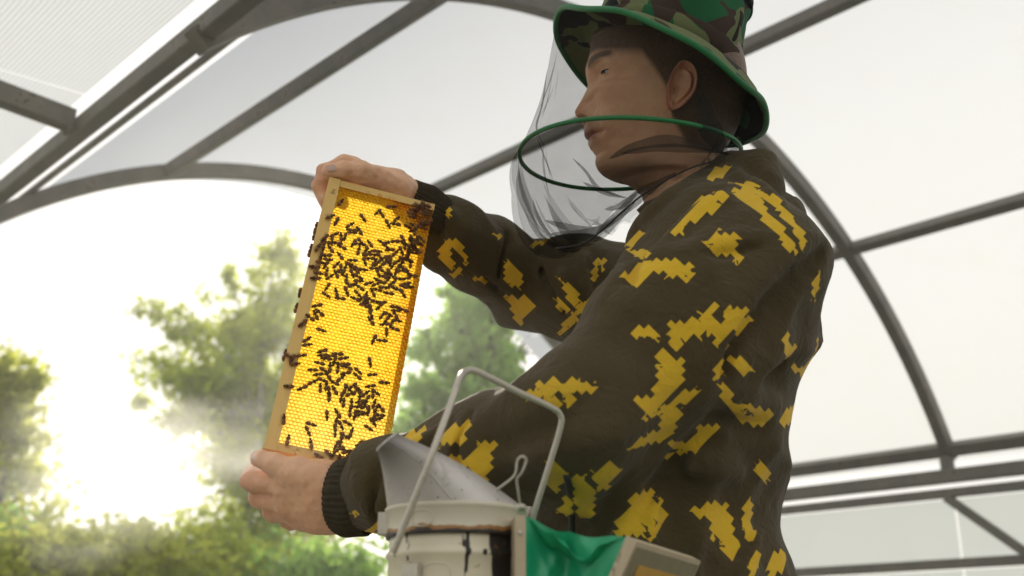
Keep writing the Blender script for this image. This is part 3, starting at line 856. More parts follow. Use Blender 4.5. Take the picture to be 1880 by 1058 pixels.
# knitted cuffs
def m_knit():
    t = NT('dark_knit_cuff'); o = t.obj()
    c = t.mix(t.noise(o, 160, 3), (.030, .024, .015), (.070, .056, .034))
    return t.done(t.pbsdf(c, .95, t.bump(t.noise(o, 500, 2), .4, .001), spec=.2))
M['knit'] = m_knit()
def cuff(a, b, ra, rb, flat=(1, 1), n=150, name='cuff'):
    a = np.asarray(a); b = np.asarray(b); t_ = nrm(b-a); u = nrm(np.cross(t_, (0, 0, 1))); w = np.cross(t_, u)
    v = []; m = 16
    for i in range(m):
        s_ = i/(m-1); p = a + (b-a)*s_
        r0 = ra + (rb-ra)*s_ + .004*math.sin(math.pi*s_)
        if i == 0: r0 -= .005
        for k in range(n):
            an = 2*math.pi*k/n
            rr = r0 + .0013*math.cos(an*n/4) + .0008*math.sin(9*s_+3*an)
            v.append(p + u*math.cos(an)*rr*flat[0] + w*math.sin(an)*rr*flat[1])
    return mesh_obj(name, v, [(i*n+k, i*n+(k+1) % n, (i+1)*n+(k+1) % n, (i+1)*n+k) for i in range(m-1) for k in range(n)], M['knit'], jacket, smooth=True, origin=a)
cuff(P(614, 912, 1.175), P(676, 912, 1.165), .0370, .040, (1, 1))
cuff(P(739, 359, 1.458), P(802, 407, 1.488), .027, .036, (1, 1))
# zip on the jacket front
def m_zip():
    t = NT('black_zip_tape'); return t.done(t.pbsdf((.012, .012, .014), .6))
M['zip'] = m_zip()
zp = [jacket_at(x, y) for x, y in ((1040, 872), (1046, 900), (1049, 930), (1050, 965), (1052, 1010))]
zp = [q for q in zp if q is not None]
if len(zp) > 2:
    MB().tube([q - FW*.001 for q in spline(zp, 14)], .0035, 6).build('zip', M['zip'], jacket, smooth=True, origin=zp[0])
# eyelet under the shoulder and the sleeve's long seam
q = jacket_at(1447, 485)
MB().tube([q + RT*.0042*math.cos(a) + UPV*.0042*math.sin(a) - FW*.0035 for a in np.linspace(0, 6.28, 16, endpoint=False)], .0016, 6, closed=True).build('eyelet', M['zip'], jacket, smooth=True, origin=q)
# trousers and boots, below the picture
lg = Grid((-.03, .98, .02), (.40, 1.50, CAM_Z-.10), .012)
tr_ = np.minimum(torso(lg, -.012), 9)
tr_ = np.where(lg.Z > .78, tr_, 9)
for sy in (-1, 1):
    tr_ = smin(tr_, chain(lg, [W(.17, 1.235+sy*.09, -.16), W(.16, 1.235+sy*.12, -.50), W(.20, 1.235+sy*.13, -.88)], [.105, .078, .062]), .03)
tr_ = np.maximum(tr_, f32(.09)-lg.Z)
tv, tf = surface_nets(tr_, lg.lo, lg.h)
def m_trouser():
    t = NT('dark_trouser_cloth'); o = t.obj()
    return t.done(t.pbsdf(t.mix(t.noise(o, 20, 4), (.03, .032, .028), (.05, .05, .042)), .9))
M['trouser'] = m_trouser()
fast_mesh('trousers', relax(tv, tf, 2), tf, M['trouser'], person)
for sy in (-1, 1):
    bg = Grid((-.04, 1.235+sy*.13-.08, -.02), (.34, 1.235+sy*.13+.08, .26), .008)
    c0 = 1.235+sy*.13
    bt = smin(cone(bg, (.21, c0, .05), (.04, c0+sy*.01, .035), .048, .042), cone(bg, (.21, c0, .05), (.20, c0, .22), .05, .055), .04)
    bt = np.maximum(bt, f32(.006)-bg.Z)
    bv, bf = surface_nets(bt, bg.lo, bg.h)
    fast_mesh('boot', relax(bv, bf, 2), bf, M['zip'], person)
# --- skin
def m_skin():
    t = NT('skin'); o = t.obj()
    at = lambda n: t.new('Attribute', attribute_name=n).outputs['Fac']
    n1 = t.noise(o, 45, 5, .6); n2 = t.noise(o, 600, 2, .6); n3 = t.noise(o, 160, 3, .6)
    c = t.mix(n1, (.67, .35, .195), (.82, .51, .32))
    c = t.mix(t.math('MULTIPLY', t.math('SUBTRACT', n3, .55, clamp=True), 1.4), c, (.42, .15, .09))
    c = t.mix(t.math('MULTIPLY', t.math('SUBTRACT', t.noise(o, 25, 4, .6), .48, clamp=True), 1.5), c, (.50, .20, .11))
    c = t.mix(at('flush'), c, (.43, .15, .095))
    c = t.mix(at('lips'), c, (.36, .115, .085))
    c = t.mix(t.math('MULTIPLY', at('stubble'), t.math('ADD', .35, t.math('MULTIPLY', n2, .6))), c, (.13, .085, .055))
    hm = t.math('MULTIPLY', at('hair'), t.math('ADD', .55, n2), clamp=True)
    c = t.mix(hm, c, t.mix(n3, (.065, .038, .022), (.17, .10, .058)))
    nor = t.bump(t.math('ADD', t.math('MULTIPLY', n2, .5), t.math('MULTIPLY', n3, .8)), .4, .0014)
    return t.done(t.pbsdf(c, .50, nor, spec=.38, Subsurface_Weight=.12, Subsurface_Radius=(.012, .004, .002), Subsurface_Scale=.5))
M['skin'] = m_skin()

# --- head frame: origin between the ears, axes forward (HF), left = towards the lens (HL), up (HU)
HU = nrm(math.cos(R(8.5))*UPV + math.sin(R(8.5))*FW)
_f0 = -RT*math.cos(R(4)) - FW*math.sin(R(4)); HF = nrm(_f0 - HU*(_f0 @ HU)); HL = np.cross(HU, HF)
if HL @ FW > 0: HL = -HL
HO = P(1236, 168, 1.235) - HL*.072
def HP(f, l, u): return HO + HF*f + HL*l + HU*u
def sag(px, py):                                       # photograph -> profile plane of the head
    r_ = P(px, py, 1.0)-CAMP; k = ((HO-CAMP) @ HL)/(r_ @ HL); q = CAMP + r_*k - HO
    return q @ HF, q @ HU
def zpx(x, y): return (1000 + x/3.306, 40 + y/3.306)
PROF = [(300, 60), (283, 130), (276, 200), (262, 265), (253, 305), (254, 345), (264, 388), (248, 428), (218, 485), (190, 530), (182, 550), (190, 572), (212, 582), (246, 584), (250, 610), (245, 645), (241, 668), (250, 692), (274, 710), (272, 730), (273, 752), (292, 775), (312, 800), (308, 830), (308, 860), (322, 893), (352, 922), (402, 942), (500, 950), (520, 965), (556, 1005), (600, 1060)]
prof = np.array([sag(*zpx(x, y)) for x, y in PROF])
# key rings: front point (base without nose), back point, half width
_i = lambda k: prof[k]
KR = []
def ring(ff, fz, bf, bz, w, n=2.0): KR.append((ff, fz, bf, bz, w, n))
ring(.012, .138, -.012, .139, .004); ring(.045, .130, -.05, .132, .036); ring(.068, .114, -.078, .116, .056); ring(.084, .090, -.095, .092, .068, 2.1)
ring(prof[1][0]-.001, prof[1][1], -.103, .062, .0735, 2.2); ring(prof[2][0], prof[2][1], -.105, .040, .0745, 2.3)
ring(prof[3][0], prof[3][1], -.104, .022, .0735, 2.35); ring(prof[4][0], prof[4][1], -.103, .010, .0725, 2.4)
ring(prof[6][0]-.008, prof[6][1], -.100, -.004, .0705, 2.3); ring(.088, prof[7][1], -.097, -.012, .0695, 2.2); ring(.087, prof[8][1], -.093, -.022, .0685, 2.15)
ring(.0885, prof[10][1], -.088, -.032, .0670, 2.1); ring(.0925, prof[13][1]-.002, -.082, -.041, .0640, 2.05); ring(.0945, prof[15][1], -.077, -.048, .0610, 2.0)
ring(.0925, prof[18][1], -.073, -.054, .0585, 2.0); ring(.089, prof[20][1], -.070, -.058, .0570, 2.0); ring(.086, prof[22][1], -.068, -.062, .0555, 2.0)
ring(prof[24][0]-.004, prof[24][1], -.066, -.067, .0540, 2.0); ring(prof[25][0]-.003, prof[25][1], -.064, -.071, .0530, 2.0); ring(prof[26][0]-.001, prof[26][1], -.0635, -.075, .0525, 2.0); ring(prof[27][0], prof[27][1], -.063, -.080, .0520, 2.0)
ring(prof[28][0], prof[28][1], -.063, -.088, .0480, 2.0); ring(prof[29][0], prof[29][1]-.002, -.064, -.095, .0465, 2.0); ring(prof[30][0], prof[30][1], -.066, -.106, .0475, 2.0)
ring(prof[31][0], prof[31][1], -.070, -.122, .0510, 2.0); ring(.005, -.180, -.085, -.16, .058, 2.0); ring(-.005, -.23, -.10, -.21, .07, 2.0)
KR = np.array(KR)
NRING, NT_ = 300, 260
# finer rings where the face is
ks = np.linspace(0, len(KR)-1, NRING)
kr = np.stack([np.array(spline(KR[:, [c_]], 40*(len(KR)-1)+1))[:, 0] for c_ in range(6)], 1)
kr = kr[np.round(np.linspace(0, len(kr)-1, NRING)).astype(int)]
th = np.linspace(0, 2*math.pi, NT_, endpoint=False)
th = th + .42*np.sin(th)*-1*.9*.5                      # denser towards the face
ct, st = np.cos(th), np.sin(th)
FFv, FZ_, BFv, BZ_, HWv, EXP = [kr[:, i][:, None] for i in range(6)]
mid, half = (FFv+BFv)/2, (FFv-BFv)/2
pe = 2/EXP
hx = mid + half*np.sign(ct)*np.abs(ct)**pe
hy = HWv*np.sign(st)*np.abs(st)**pe
# cheeks narrow towards the mouth
tt_ = (hx-BFv)/(FFv-BFv+1e-9)
hz_ = BZ_ + (FZ_-BZ_)*np.clip(tt_, 0, 1)
front = np.clip((hx-.02)/.07, 0, 1)
face = np.clip((.055-hz_)/.03, 0, 1)*np.clip((hz_+.118)/.03, 0, 1)
low = np.clip((-.005-hz_)/.08, 0, 1)
hy = hy*(1 - .13*front*low)
def gs(v, c, s): return np.exp(-((v-c)/s)**2)
# profile relief: what the traced profile adds over the base front, with its own half width
zz = np.linspace(-.13, .06, 800)
po = prof[np.argsort(-prof[:, 1])]
pz, pf = prof[3:28, 1], prof[3:28, 0]
o_ = np.argsort(pz); pfz = np.interp(zz, pz[o_], pf[o_]); pfz = np.convolve(np.pad(pfz, 4, 'edge'), np.ones(9)/9, 'valid')
bo = np.argsort(kr[:, 1]); bfz = np.interp(zz, kr[bo, 1], kr[bo, 0])
ex = np.interp(hz_, zz, np.clip(pfz-bfz, -.004, .05))
wz = np.interp(hz_, [-.115, -.10, -.085, -.075, -.062, -.048, -.038, -.030, -.022, -.008, .006, .018, .035], [.020, .021, .020, .024, .026, .024, .0125, .0125, .0110, .0085, .0085, .026, .045])
sidefront = np.clip((hx-.03)/.03, 0, 1)
hx = hx + ex*np.exp(-(np.abs(hy)/wz)**2.2)*sidefront
ay = np.abs(hy)
TIPZ = prof[10][1]; NBZ = prof[13][1]
def bump_f(dz_, dl_, amp, cz, cl, sz, sl):
    return amp*gs(hz_, cz, sz)*gs(ay, cl, sl)*sidefront
ezx, ezy = sag(1104, 149); EZ = ezy
hx = hx + bump_f(0, 0, -.0085, EZ+.001, .031, .0095, .0150) + bump_f(0, 0, -.004, EZ-.002, .018, .012, .007)   # sockets
hx = hx + bump_f(0, 0, -.0016, EZ+.0105, .033, .0016, .014)
hx = hx + bump_f(0, 0, .0035, EZ+.019, .030, .0065, .022)                                                         # brow
hx = hx + bump_f(0, 0, .0040, EZ-.026, .044, .016, .016)                                                          # cheekbone
hx = hx + bump_f(0, 0, .0105, TIPZ-.003, .0135, .0072, .0052)                                                     # wing of the nose
hx = hx + bump_f(0, 0, -.0085, TIPZ-.0095, .0075, .0030, .0042)                                                   # nostril
hx = hx + bump_f(0, 0, -.0030, TIPZ-.004, .0225, .010, .0035)                                                     # fold by the wing
MZ = prof[18][1]
hx = hx + bump_f(0, 0, -.0026, MZ+.016, .030, .013, .0055) + bump_f(0, 0, .0022, MZ+.012, .041, .014, .008)
hx = hx + bump_f(0, 0, -.0048, MZ+.001, .016, .0022, .014) + bump_f(0, 0, -.0040, MZ+.001, .0285, .0060, .0050)   # mouth line, corner
hx = hx + bump_f(0, 0, -.0025, prof[22][1], .014, .006, .016)
hy = hy + np.sign(hy)*(.0030*gs(hz_, EZ-.028, .016)*gs(hx, .055, .022) - .0035*gs(hz_, EZ+.014, .016)*gs(hx, .062, .018) - .004*gs(hz_, MZ, .022)*gs(hx, .045, .02))
hy = hy + np.sign(hy)*.004*gs(hz_, -.082, .02)*gs(hx, .0, .03)                                                   # angle of the jaw
HV = HO + hx[..., None]*HF + hy[..., None]*HL + hz_[..., None]*HU
HVf = HV.reshape(-1, 3)
HFc = np.array(grid_faces(NRING, NT_, False, True))
if True:
    pass
# painted regions: hair, brows, lips, stubble, flush
def sstep(v, a, b): return np.clip((v-a)/(b-a), 0, 1)
hairline = np.interp(hx, [-.2, -.02, .0, .008, .016, .022, .035, .060, .075, .095, .12], [-.075, -.060, -.030, .006, .020, .028, .047, .052, .056, .068, .075])
hair = sstep(hz_-hairline, -.004, .008)
brow = 1.0*gs(hz_, EZ+.0160 + .10*(ay-.015) - .16*np.maximum(ay-.042, 0), .0044)*sstep(ay, .008, .014)*(1-sstep(ay, .050, .058))*sstep(hx, .05, .07)
hair = np.maximum(hair, np.clip(brow*1.25, 0, 1))
lips = gs(hz_, MZ+.0015, .0072)*(1-sstep(ay, .020, .029))*sstep(hx, .06, .075)
stub = np.maximum(sstep(-.060-hz_, 0, .02)*sstep(hx, -.01, .03), gs(hz_, MZ+.013, .007)*(1-sstep(ay, .02, .034))*sstep(hx, .06, .075)*.7)*(1-sstep(-.125-hz_, 0, .01))
flush = .22*gs(hz_, EZ-.026, .016)*gs(ay, .045, .018)*sstep(hx, .03, .05) + .4*gs(hz_, TIPZ, .012)*(1-sstep(ay, .014, .02))*sstep(hx, .08, .1)
BV, BFc, BA = [HVf], [HFc], {'hair': [hair.ravel()], 'lips': [lips.ravel()], 'stubble': [stub.ravel()], 'flush': [flush.ravel()]}
def add_body(V, Fc, flush_=0.0, hair_=0.0, lips_=0.0):
    n0 = sum(len(q) for q in BV); V = np.asarray(V, float); Fc = np.asarray(Fc)
    if Fc.shape[1] == 3: Fc = np.concatenate([Fc, Fc[:, 2:3]], 1)
    BV.append(V); BFc.append(Fc+n0)
    for k_, val in (('hair', hair_), ('lips', lips_), ('stubble', 0.0), ('flush', flush_)): BA[k_].append(np.broadcast_to(np.asarray(val, float), (len(V),)))
# --- ears: helix, antihelix, bowl and lobe on a curved plate
for sd in (1, -1):
    nr, na = 34, 72
    an = np.linspace(0, 2*math.pi, na, endpoint=False)
    v = []; rho_all = np.linspace(0.0, 1.0, nr)
    for rho in rho_all:
        for a in an:
            # outline: a = 0 back, pi/2 up
            ro = .0172*(1 + .10*math.cos(a) - .04*math.cos(2*a))
            X = -ro*math.cos(a)*(1.0 if math.cos(a) > 0 else .80)*rho; Z = rho*(.0305 if math.sin(a) > 0 else .0300)*math.sin(a)
            if math.sin(a) < 0: X *= 1 - .32*abs(math.sin(a))**2
            inner = math.cos(a) < -.55                            # front edge joins the cheek
            hel = .0072*math.exp(-((rho-.90)/.10)**2)*(1 if not inner else .25)*(1 if math.sin(a) > -.75 else .4)
            anti = .0058*math.exp(-((rho-.60)/.11)**2)*max(0, math.cos(a-.15))**.5 if math.cos(a-.15) > 0 else 0
            bowl = -.0058*math.exp(-((X+.000-.003)/.0055)**2 - ((Z+.004)/.0080)**2)
            scaph = -.0028*math.exp(-((rho-.76)/.08)**2)*(1 if math.cos(a) > -.3 else 0)
            trag = .0050*math.exp(-((X-.0125)/.004)**2 - ((Z+.004)/.006)**2)
            flare = .010*max(0, -X)/.0185 + .0035
            v.append((X, Z, flare + hel + anti + bowl + scaph + trag, rho))
    vv = np.array(v)
    tilt = R(14)
    X, Z, Yo = vv[:, 0], vv[:, 1], vv[:, 2]
    Xr = X*math.cos(tilt) - Z*math.sin(tilt); Zr = X*math.sin(tilt) + Z*math.cos(tilt)
    top = HO + (Xr-.006)[:, None]*HF + (sd*(.0715+Yo))[:, None]*HL + (Zr+.006)[:, None]*HU
    back = HO + (Xr*.93-.004)[:, None]*HF + (sd*(.0665+np.maximum(Yo-.004, -.002)*.75))[:, None]*HL + (Zr*.95+.006)[:, None]*HU
    n1 = len(top)
    fc = grid_faces(nr, na, False, True)
    f1 = [tuple(q) for q in fc]; f2 = [tuple(i+n1 for i in q[::-1]) for q in fc]
    e = (nr-1)*na
    f3 = [(e+k, e+(k+1) % na, n1+e+(k+1) % na, n1+e+k) for k in range(na)]
    add_body(np.concatenate([top, back]), np.array(f1+f2+f3), flush_=np.tile(.15+.55*sstep(vv[:, 3], .6, 1), 2))
# --- eyelids as thin shells over the eyeballs
EYE = []
for sd in (1, -1):
    c = HP(ezx-.0085, sd*.031, EZ+.0005)
    EYE.append(c)
    for (lo_, hi_, rr) in ((.02, 1.45, .0128), (-1.3, -.42, .0124)):
        v = []; nu, nv = 18, 34
        for i in range(nu):
            for j in range(nv):
                az = -1.35 + 2.7*j/(nv-1)
                k_ = math.cos(az)**.6 if math.cos(az) > 0 else 0
                edge = -.12
                if lo_ > 0: a0 = edge + (-.03-edge)*k_; el = a0 + (1.45-a0)*i/(nu-1)
                else: a0 = edge - .26*k_; el = -1.3 + (a0+1.3)*i/(nu-1)
                q = rr*np.array([math.cos(el)*math.cos(az), math.cos(el)*math.sin(az), math.sin(el)])
                v.append(c + HF*q[0] + HL*q[1] + HU*q[2])
        add_body(v, grid_faces(nu, nv), flush_=.25)
# --- hands (part of the same body mesh)
def hand_mesh(fn, pts, pad, h):
    pts = np.array(pts); gh = Grid(pts.min(0)-pad, pts.max(0)+pad, h)
    v, f_ = surface_nets(fn(gh), gh.lo, h)
    return relax(v, f_, 2, .5), f_
def Q(*a): return [P(*q) for q in a]
# lower hand: thumb in front of the frame end, fingers curled behind it
LW = P(640, 914, 1.18)
l_th = Q((596, 878, 1.178), (548, 868, 1.176), (507, 853, 1.182), (476, 842, 1.192)); l_thr = [.019, .0145, .0118, .0098]
l_f = [(Q((530, 893, 1.190), (462, 882, 1.205), (470, 868, 1.245), (505, 856, 1.265)), [.0150, .0122, .0110, .0095]),
       (Q((532, 918, 1.195), (478, 912, 1.215), (482, 890, 1.255), (515, 874, 1.275)), [.0150, .0120, .0110, .0095]),
       (Q((545, 937, 1.203), (502, 938, 1.228), (505, 912, 1.262), (535, 890, 1.280)), [.0145, .0115, .0105, .0090]),
       (Q((566, 952, 1.215), (532, 955, 1.240), (535, 930, 1.268), (560, 908, 1.283)), [.0135, .0105, .0095, .0085])]
def left_hand(g):
    d = chain(g, l_th, l_thr, .006)
    palm = None
    for (pt, _), r0 in zip(l_f, (.0165, .0175, .0170, .0155)):
        c = cone(g, P(606, 912, 1.188) + (pt[0]-P(540, 925, 1.2))*.35, pt[0], .0205, r0)
        palm = c if palm is None else smin(palm, c, .014)
    palm = smin(palm, cone(g, LW, P(606, 912, 1.188), .029, .031), .02)
    palm = smin(palm, cone(g, P(640, 925, 1.185), P(600, 935, 1.20), .026, .026), .02)
    d = smin(d, smin(palm, cone(g, P(606, 895, 1.180), l_th[1], .022, .0150), .016), .010)
    fg = None
    for pt, rr in l_f:
        c = chain(g, pt, rr, .004); fg = c if fg is None else smin(fg, c, .0028)
    d = smin(d, fg, .006)
    # knuckle, tendon and wrist creases
    for a, b, w, h in ((Q((500, 862, 1.172), (512, 842, 1.172)) + [.0016, -.0011]), (Q((507, 865, 1.172), (518, 846, 1.172)) + [.0016, -.0009]), (Q((560, 890, 1.165), (520, 905, 1.175)) + [.006, .0012]), (Q((600, 950, 1.18), (540, 945, 1.19)) + [.003, -.0012]), (Q((610, 962, 1.19), (530, 965, 1.2)) + [.003, .0010]), (Q((500, 893, 1.19), (512, 915, 1.19)) + [.005, -.0022])):
        e, _ = seg_d(g, a, b); d = d - h*np.exp(-(e/w)**2)
    for pt, rr in l_f:
        for q_ in (pt[1], pt[2]):
            dq = np.sqrt((g.X-f32(q_[0]))**2+(g.Y-f32(q_[1]))**2+(g.Z-f32(q_[2]))**2); d = d - .0012*np.exp(-(dq/.012)**2)
    return d + .0006*wnoise(g, 260, 9) + .0004*wnoise(g, 600, 10)
v, f_ = hand_mesh(left_hand, [LW] + l_th + [q for p_, _ in l_f for q in p_], .045, .0018)
kn = np.zeros(len(v))
for pt, _ in l_f:
    kn = np.maximum(kn, np.exp(-(np.linalg.norm(v-pt[1], axis=1)/.016)**2)*.6)
kn = np.maximum(kn, np.exp(-(np.linalg.norm(v-l_th[3], axis=1)/.012)**2)*.45)
add_body(v, f_, flush_=kn*.6)
# upper hand: thumb along the frame's end bar, fingers hooked round the outer edge
RW = P(765, 374, 1.468)
r_th = Q((700, 338, 1.408), (662, 318, 1.392), (632, 313, 1.384), (607, 315, 1.380)); r_thr = [.0165, .0135, .0122, .0105]
r_f = [(Q((634, 306, 1.425), (597, 318, 1.420), (587, 342, 1.418), (596, 366, 1.412)), [.0145, .0118, .0106, .0092]),
       (Q((642, 310, 1.445), (600, 322, 1.438), (590, 350, 1.432), (600, 376, 1.424)), [.0145, .0118, .0106, .0092]),
       (Q((652, 318, 1.462), (612, 328, 1.456), (602, 352, 1.448), (612, 376, 1.438)), [.0140, .0112, .0100, .0088]),
       (Q((664, 328, 1.476), (632, 336, 1.470), (622, 358, 1.460), (630, 378, 1.450)), [.0130, .0102, .0092, .0082])]
def right_hand(g):
    d = chain(g, r_th, r_thr, .006)
    palm = None
    for (pt, _), r0 in zip(r_f, (.0150, .0155, .0150, .0135)):
        c = cone(g, P(722, 350, 1.448) + (pt[0]-P(648, 316, 1.452))*.35, pt[0], .0190, r0)
        palm = c if palm is None else smin(palm, c, .014)
    palm = smin(palm, cone(g, RW, P(722, 350, 1.448), .0235, .0230), .02)
    d = smin(d, smin(palm, cone(g, P(728, 350, 1.425), r_th[1], .019, .0145), .014), .010)
    fg = None
    for pt, rr in r_f:
        c = chain(g, pt, rr, .004); fg = c if fg is None else smin(fg, c, .0028)
    d = smin(d, fg, .006)
    for a, b, w, h in ((Q((655, 300, 1.39), (690, 322, 1.395)) + [.005, .0010]), (Q((628, 304, 1.37), (632, 322, 1.37)) + [.0016, -.0010]), (Q((640, 306, 1.37), (643, 322, 1.37)) + [.0016, -.0008])):
        e, _ = seg_d(g, a, b); d = d - h*np.exp(-(e/w)**2)
    return d + .0006*wnoise(g, 260, 8) + .0004*wnoise(g, 600, 12)
v, f_ = hand_mesh(right_hand, [RW] + r_th + [q for p_, _ in r_f for q in p_], .04, .0018)
kn = np.zeros(len(v))
for pt, _ in r_f: kn = np.maximum(kn, np.exp(-(np.linalg.norm(v-pt[1], axis=1)/.016)**2)*.6)
add_body(v, f_, flush_=kn*.6)
# finger nails
def nail(tip, prev, out, r0, ln=.011, wd=.0095):
    ax = nrm(tip-prev); ou = nrm(out - ax*(out @ ax)); sd = np.cross(ax, ou); v = []; nu, nv = 9, 11
    for i in range(nu):
        for j in range(nv):
            s_ = -1+2*i/(nu-1); t_ = -1+2*j/(nv-1)
            w = wd/2*(1-.25*max(0, s_)**2)*(1-.2*max(0, -s_)**3)
            v.append(tip + ax*(s_*ln/2 - .001) + sd*(t_*w) + ou*(r0*math.sqrt(max(0, 1-(t_*w/r0)**2*.8)) + .0004 - .0008*s_*s_))
    return v, grid_faces(nu, nv)
def m_nail():
    t = NT('finger_nail'); return t.done(t.pbsdf((.55, .36, .29), .25, spec=.6))
M['nail'] = m_nail()
# --- arms and chest under the jacket tie head and hands into one continuous body
def body_tube(pts, rad, n=20):
    mb = MB(); mb.tube(spline(pts, 24), list(np.interp(np.linspace(0, 1, 24), np.linspace(0, 1, len(rad)), rad)), n, caps=False)
    return np.array(mb.v), np.array(mb.f)
CH = W(.205, 1.22, .34)
_isl = []
_n = [sum(len(q) for q in BV[:i]) for i in range(len(BV))]
v0, f0 = body_tube([HP(-.045, 0, -.21), W(.225, 1.22, .44), CH, W(.155, 1.23, .1), W(.152, 1.235, -.1)], [.045, .065, .075, .065, .065]); i_ch = len(BV); add_body(v0, f0)
v1, f1 = body_tube([LW, W_L*.6+E_L*.4, E_L, S_L, CH], [.02, .03, .036, .045, .05]); i_l = len(BV); add_body(v1, f1)
v2, f2 = body_tube([RW, W_R*.6+E_R*.4, E_R, S_R, CH], [.018, .026, .034, .045, .05]); i_r = len(BV); add_body(v2, f2)
def start(i): return sum(len(q) for q in BV[:i])
def stitch(i, j):
    """fan of small faces inside the body joining shell i to shell j at their closest points"""
    A_, B_ = BV[i], BV[j]
    sa = A_[::max(1, len(A_)//1500)]; sb = B_[::max(1, len(B_)//1500)]
    d2 = ((sa[:, None]-sb[None])**2).sum(-1); a, b = np.unravel_index(d2.argmin(), d2.shape)
    a *= max(1, len(A_)//1500); b *= max(1, len(B_)//1500)
    fa = BFc[i]-start(i); k = fa[(fa == a).any(1)][0]; r_ = np.roll(k, -list(k).index(a))
    BFc.append(np.array([[start(i)+r_[0], start(i)+r_[1], start(j)+b, start(j)+b]]))
for i in range(1, 7): stitch(i, 0)
stitch(i_ch, 0); stitch(i_l, i_ch); stitch(i_r, i_ch); stitch(i_l, 7); stitch(i_r, 8)
_F = np.concatenate(BFc)
# --- one continuous body mesh
body = fast_mesh('body', np.concatenate(BV), _F, M['skin'], person, attrs={k_: np.concatenate(q) for k_, q in BA.items()})
for (tip, prev, out, r0) in ((r_th[3], r_th[2], -FW+UPV*.35, .0106), (l_th[3], l_th[2], -FW+UPV*.5, .0099)):
    v, f_ = nail(tip, prev, out, r0)
    mesh_obj('thumb_nail', v, f_, M['nail'], body, smooth=True, origin=tip)
# eyes
def m_eye():
    t = NT('eye'); o = t.obj()
    d = t.vmath('DOT_PRODUCT', o, tuple(HF*.975 - HU*.20)); k = t.math('DIVIDE', d, .0118)
    c = t.ramp(k, [(.0, (.60, .55, .50)), (.80, (.62, .56, .52)), (.82, (.03, .02, .012)), (.97, (.06, .04, .022)), (.98, (.004, .004, .004))])
    return t.done(t.pbsdf(c, .08, spec=.6))
M['eye'] = m_eye()
for c in EYE:
    v = []; n1, n2 = 16, 24
    for i in range(n1+1):
        for j in range(n2):
            a, b = math.pi*i/n1, 2*math.pi*j/n2
            v.append(c + .0118*np.array([math.sin(a)*math.cos(b), math.sin(a)*math.sin(b), math.cos(a)]))
    mesh_obj('eye', v, grid_faces(n1+1, n2, False, True), M['eye'], body, smooth=True, origin=c)
    # lash line
    ls = [c + .0131*(HF*math.cos(e)*math.cos(a) + HL*math.cos(e)*math.sin(a) + HU*math.sin(e)) for a in np.linspace(-1.1, 1.1, 15) for e in (-.12+.09*math.cos(a)**.6,)]
    MB().tube(ls, [.0003]+[.0007]*13+[.0003], 5).build('eyelash', M['zip'], body, smooth=True, origin=c)
# ------------------------------------------------------------------ hat and veil
def m_woodland():
    t = NT('woodland_camouflage_cloth'); o = t.obj()
    w = t.vmath('ADD', o, t.vmath('SCALE', t.new('TexNoise').outputs['Color'], 0.0))
    n1 = t.noise(o, 12, 1.2, .45, .9); n2 = t.noise(t.mapping(o, (3.1, 1.7, .4)), 14, 1.0, .4, 1.2); n3 = t.noise(t.mapping(o, (7.3, .7, 5.4)), 16, 1.0, .4, 1.4)
    st = lambda n, v: t.math('GREATER_THAN', n, v)
    c = t.mix(st(n1, .52), (.17, .20, .085), (.012, .125, .045))
    c = t.mix(st(n2, .56), c, (.060, .036, .026))
    c = t.mix(st(n3, .60), c, (.010, .011, .014))
    f = t.noise(o, 700, 2)
    c = t.mix(t.math('MULTIPLY', f, .2), c, (.02, .02, .02))
    nor = t.bump(t.math('ADD', f, t.math('MULTIPLY', t.noise(o, 60, 3), 2.5)), .3, .0015)
    s = t.pbsdf(c, .8, nor, spec=.25)
    return t.done(t.mixs(.16, s, t.translucent(c)))
M['woodland'] = m_woodland()
def m_simple(name, col, rough=.6, bump=0, bs=200, spec=.4, metal=0.):
    t = NT(name); o = t.obj()
    nz = t.noise(o, bs, 3)
    return t.done(t.pbsdf(t.mix(nz, tuple(c*.8 for c in col), tuple(min(1, c*1.15) for c in col)), rough, t.bump(nz, bump, .001) if bump else None, spec=spec, metal=metal))
M['piping'] = m_simple('green_piping', (.008, .15, .042), .5, .2)
def sagp(px, py, l=0.0):
    a, b = sag(px, py); return HP(a, l, b)
hat = empty('hat', HO - PERSON_O, person)
hF, hB = sagp(1022, 46), sagp(1396, 254)
iF, iB = sagp(1094, 66), sagp(1338, 152)
oc, ic = (hF+hB)/2, (iF+iB)/2
oe1, ie1 = (hF-hB)/2, (iF-iB)/2
OE2, IE2 = HL*.147, HL*.084
NH = 180
def orim(a): return oc + oe1*math.cos(a) + OE2*math.sin(a) + HU*(.006*math.cos(2*a) + .0025*math.sin(5*a+1) + .002*math.sin(8*a))
def irim(a): return ic + ie1*math.cos(a) + IE2*math.sin(a)
an_ = np.linspace(0, 2*math.pi, NH, endpoint=False)
HN = nrm(np.cross(ie1, IE2)); HN = HN if HN @ HU > 0 else -HN
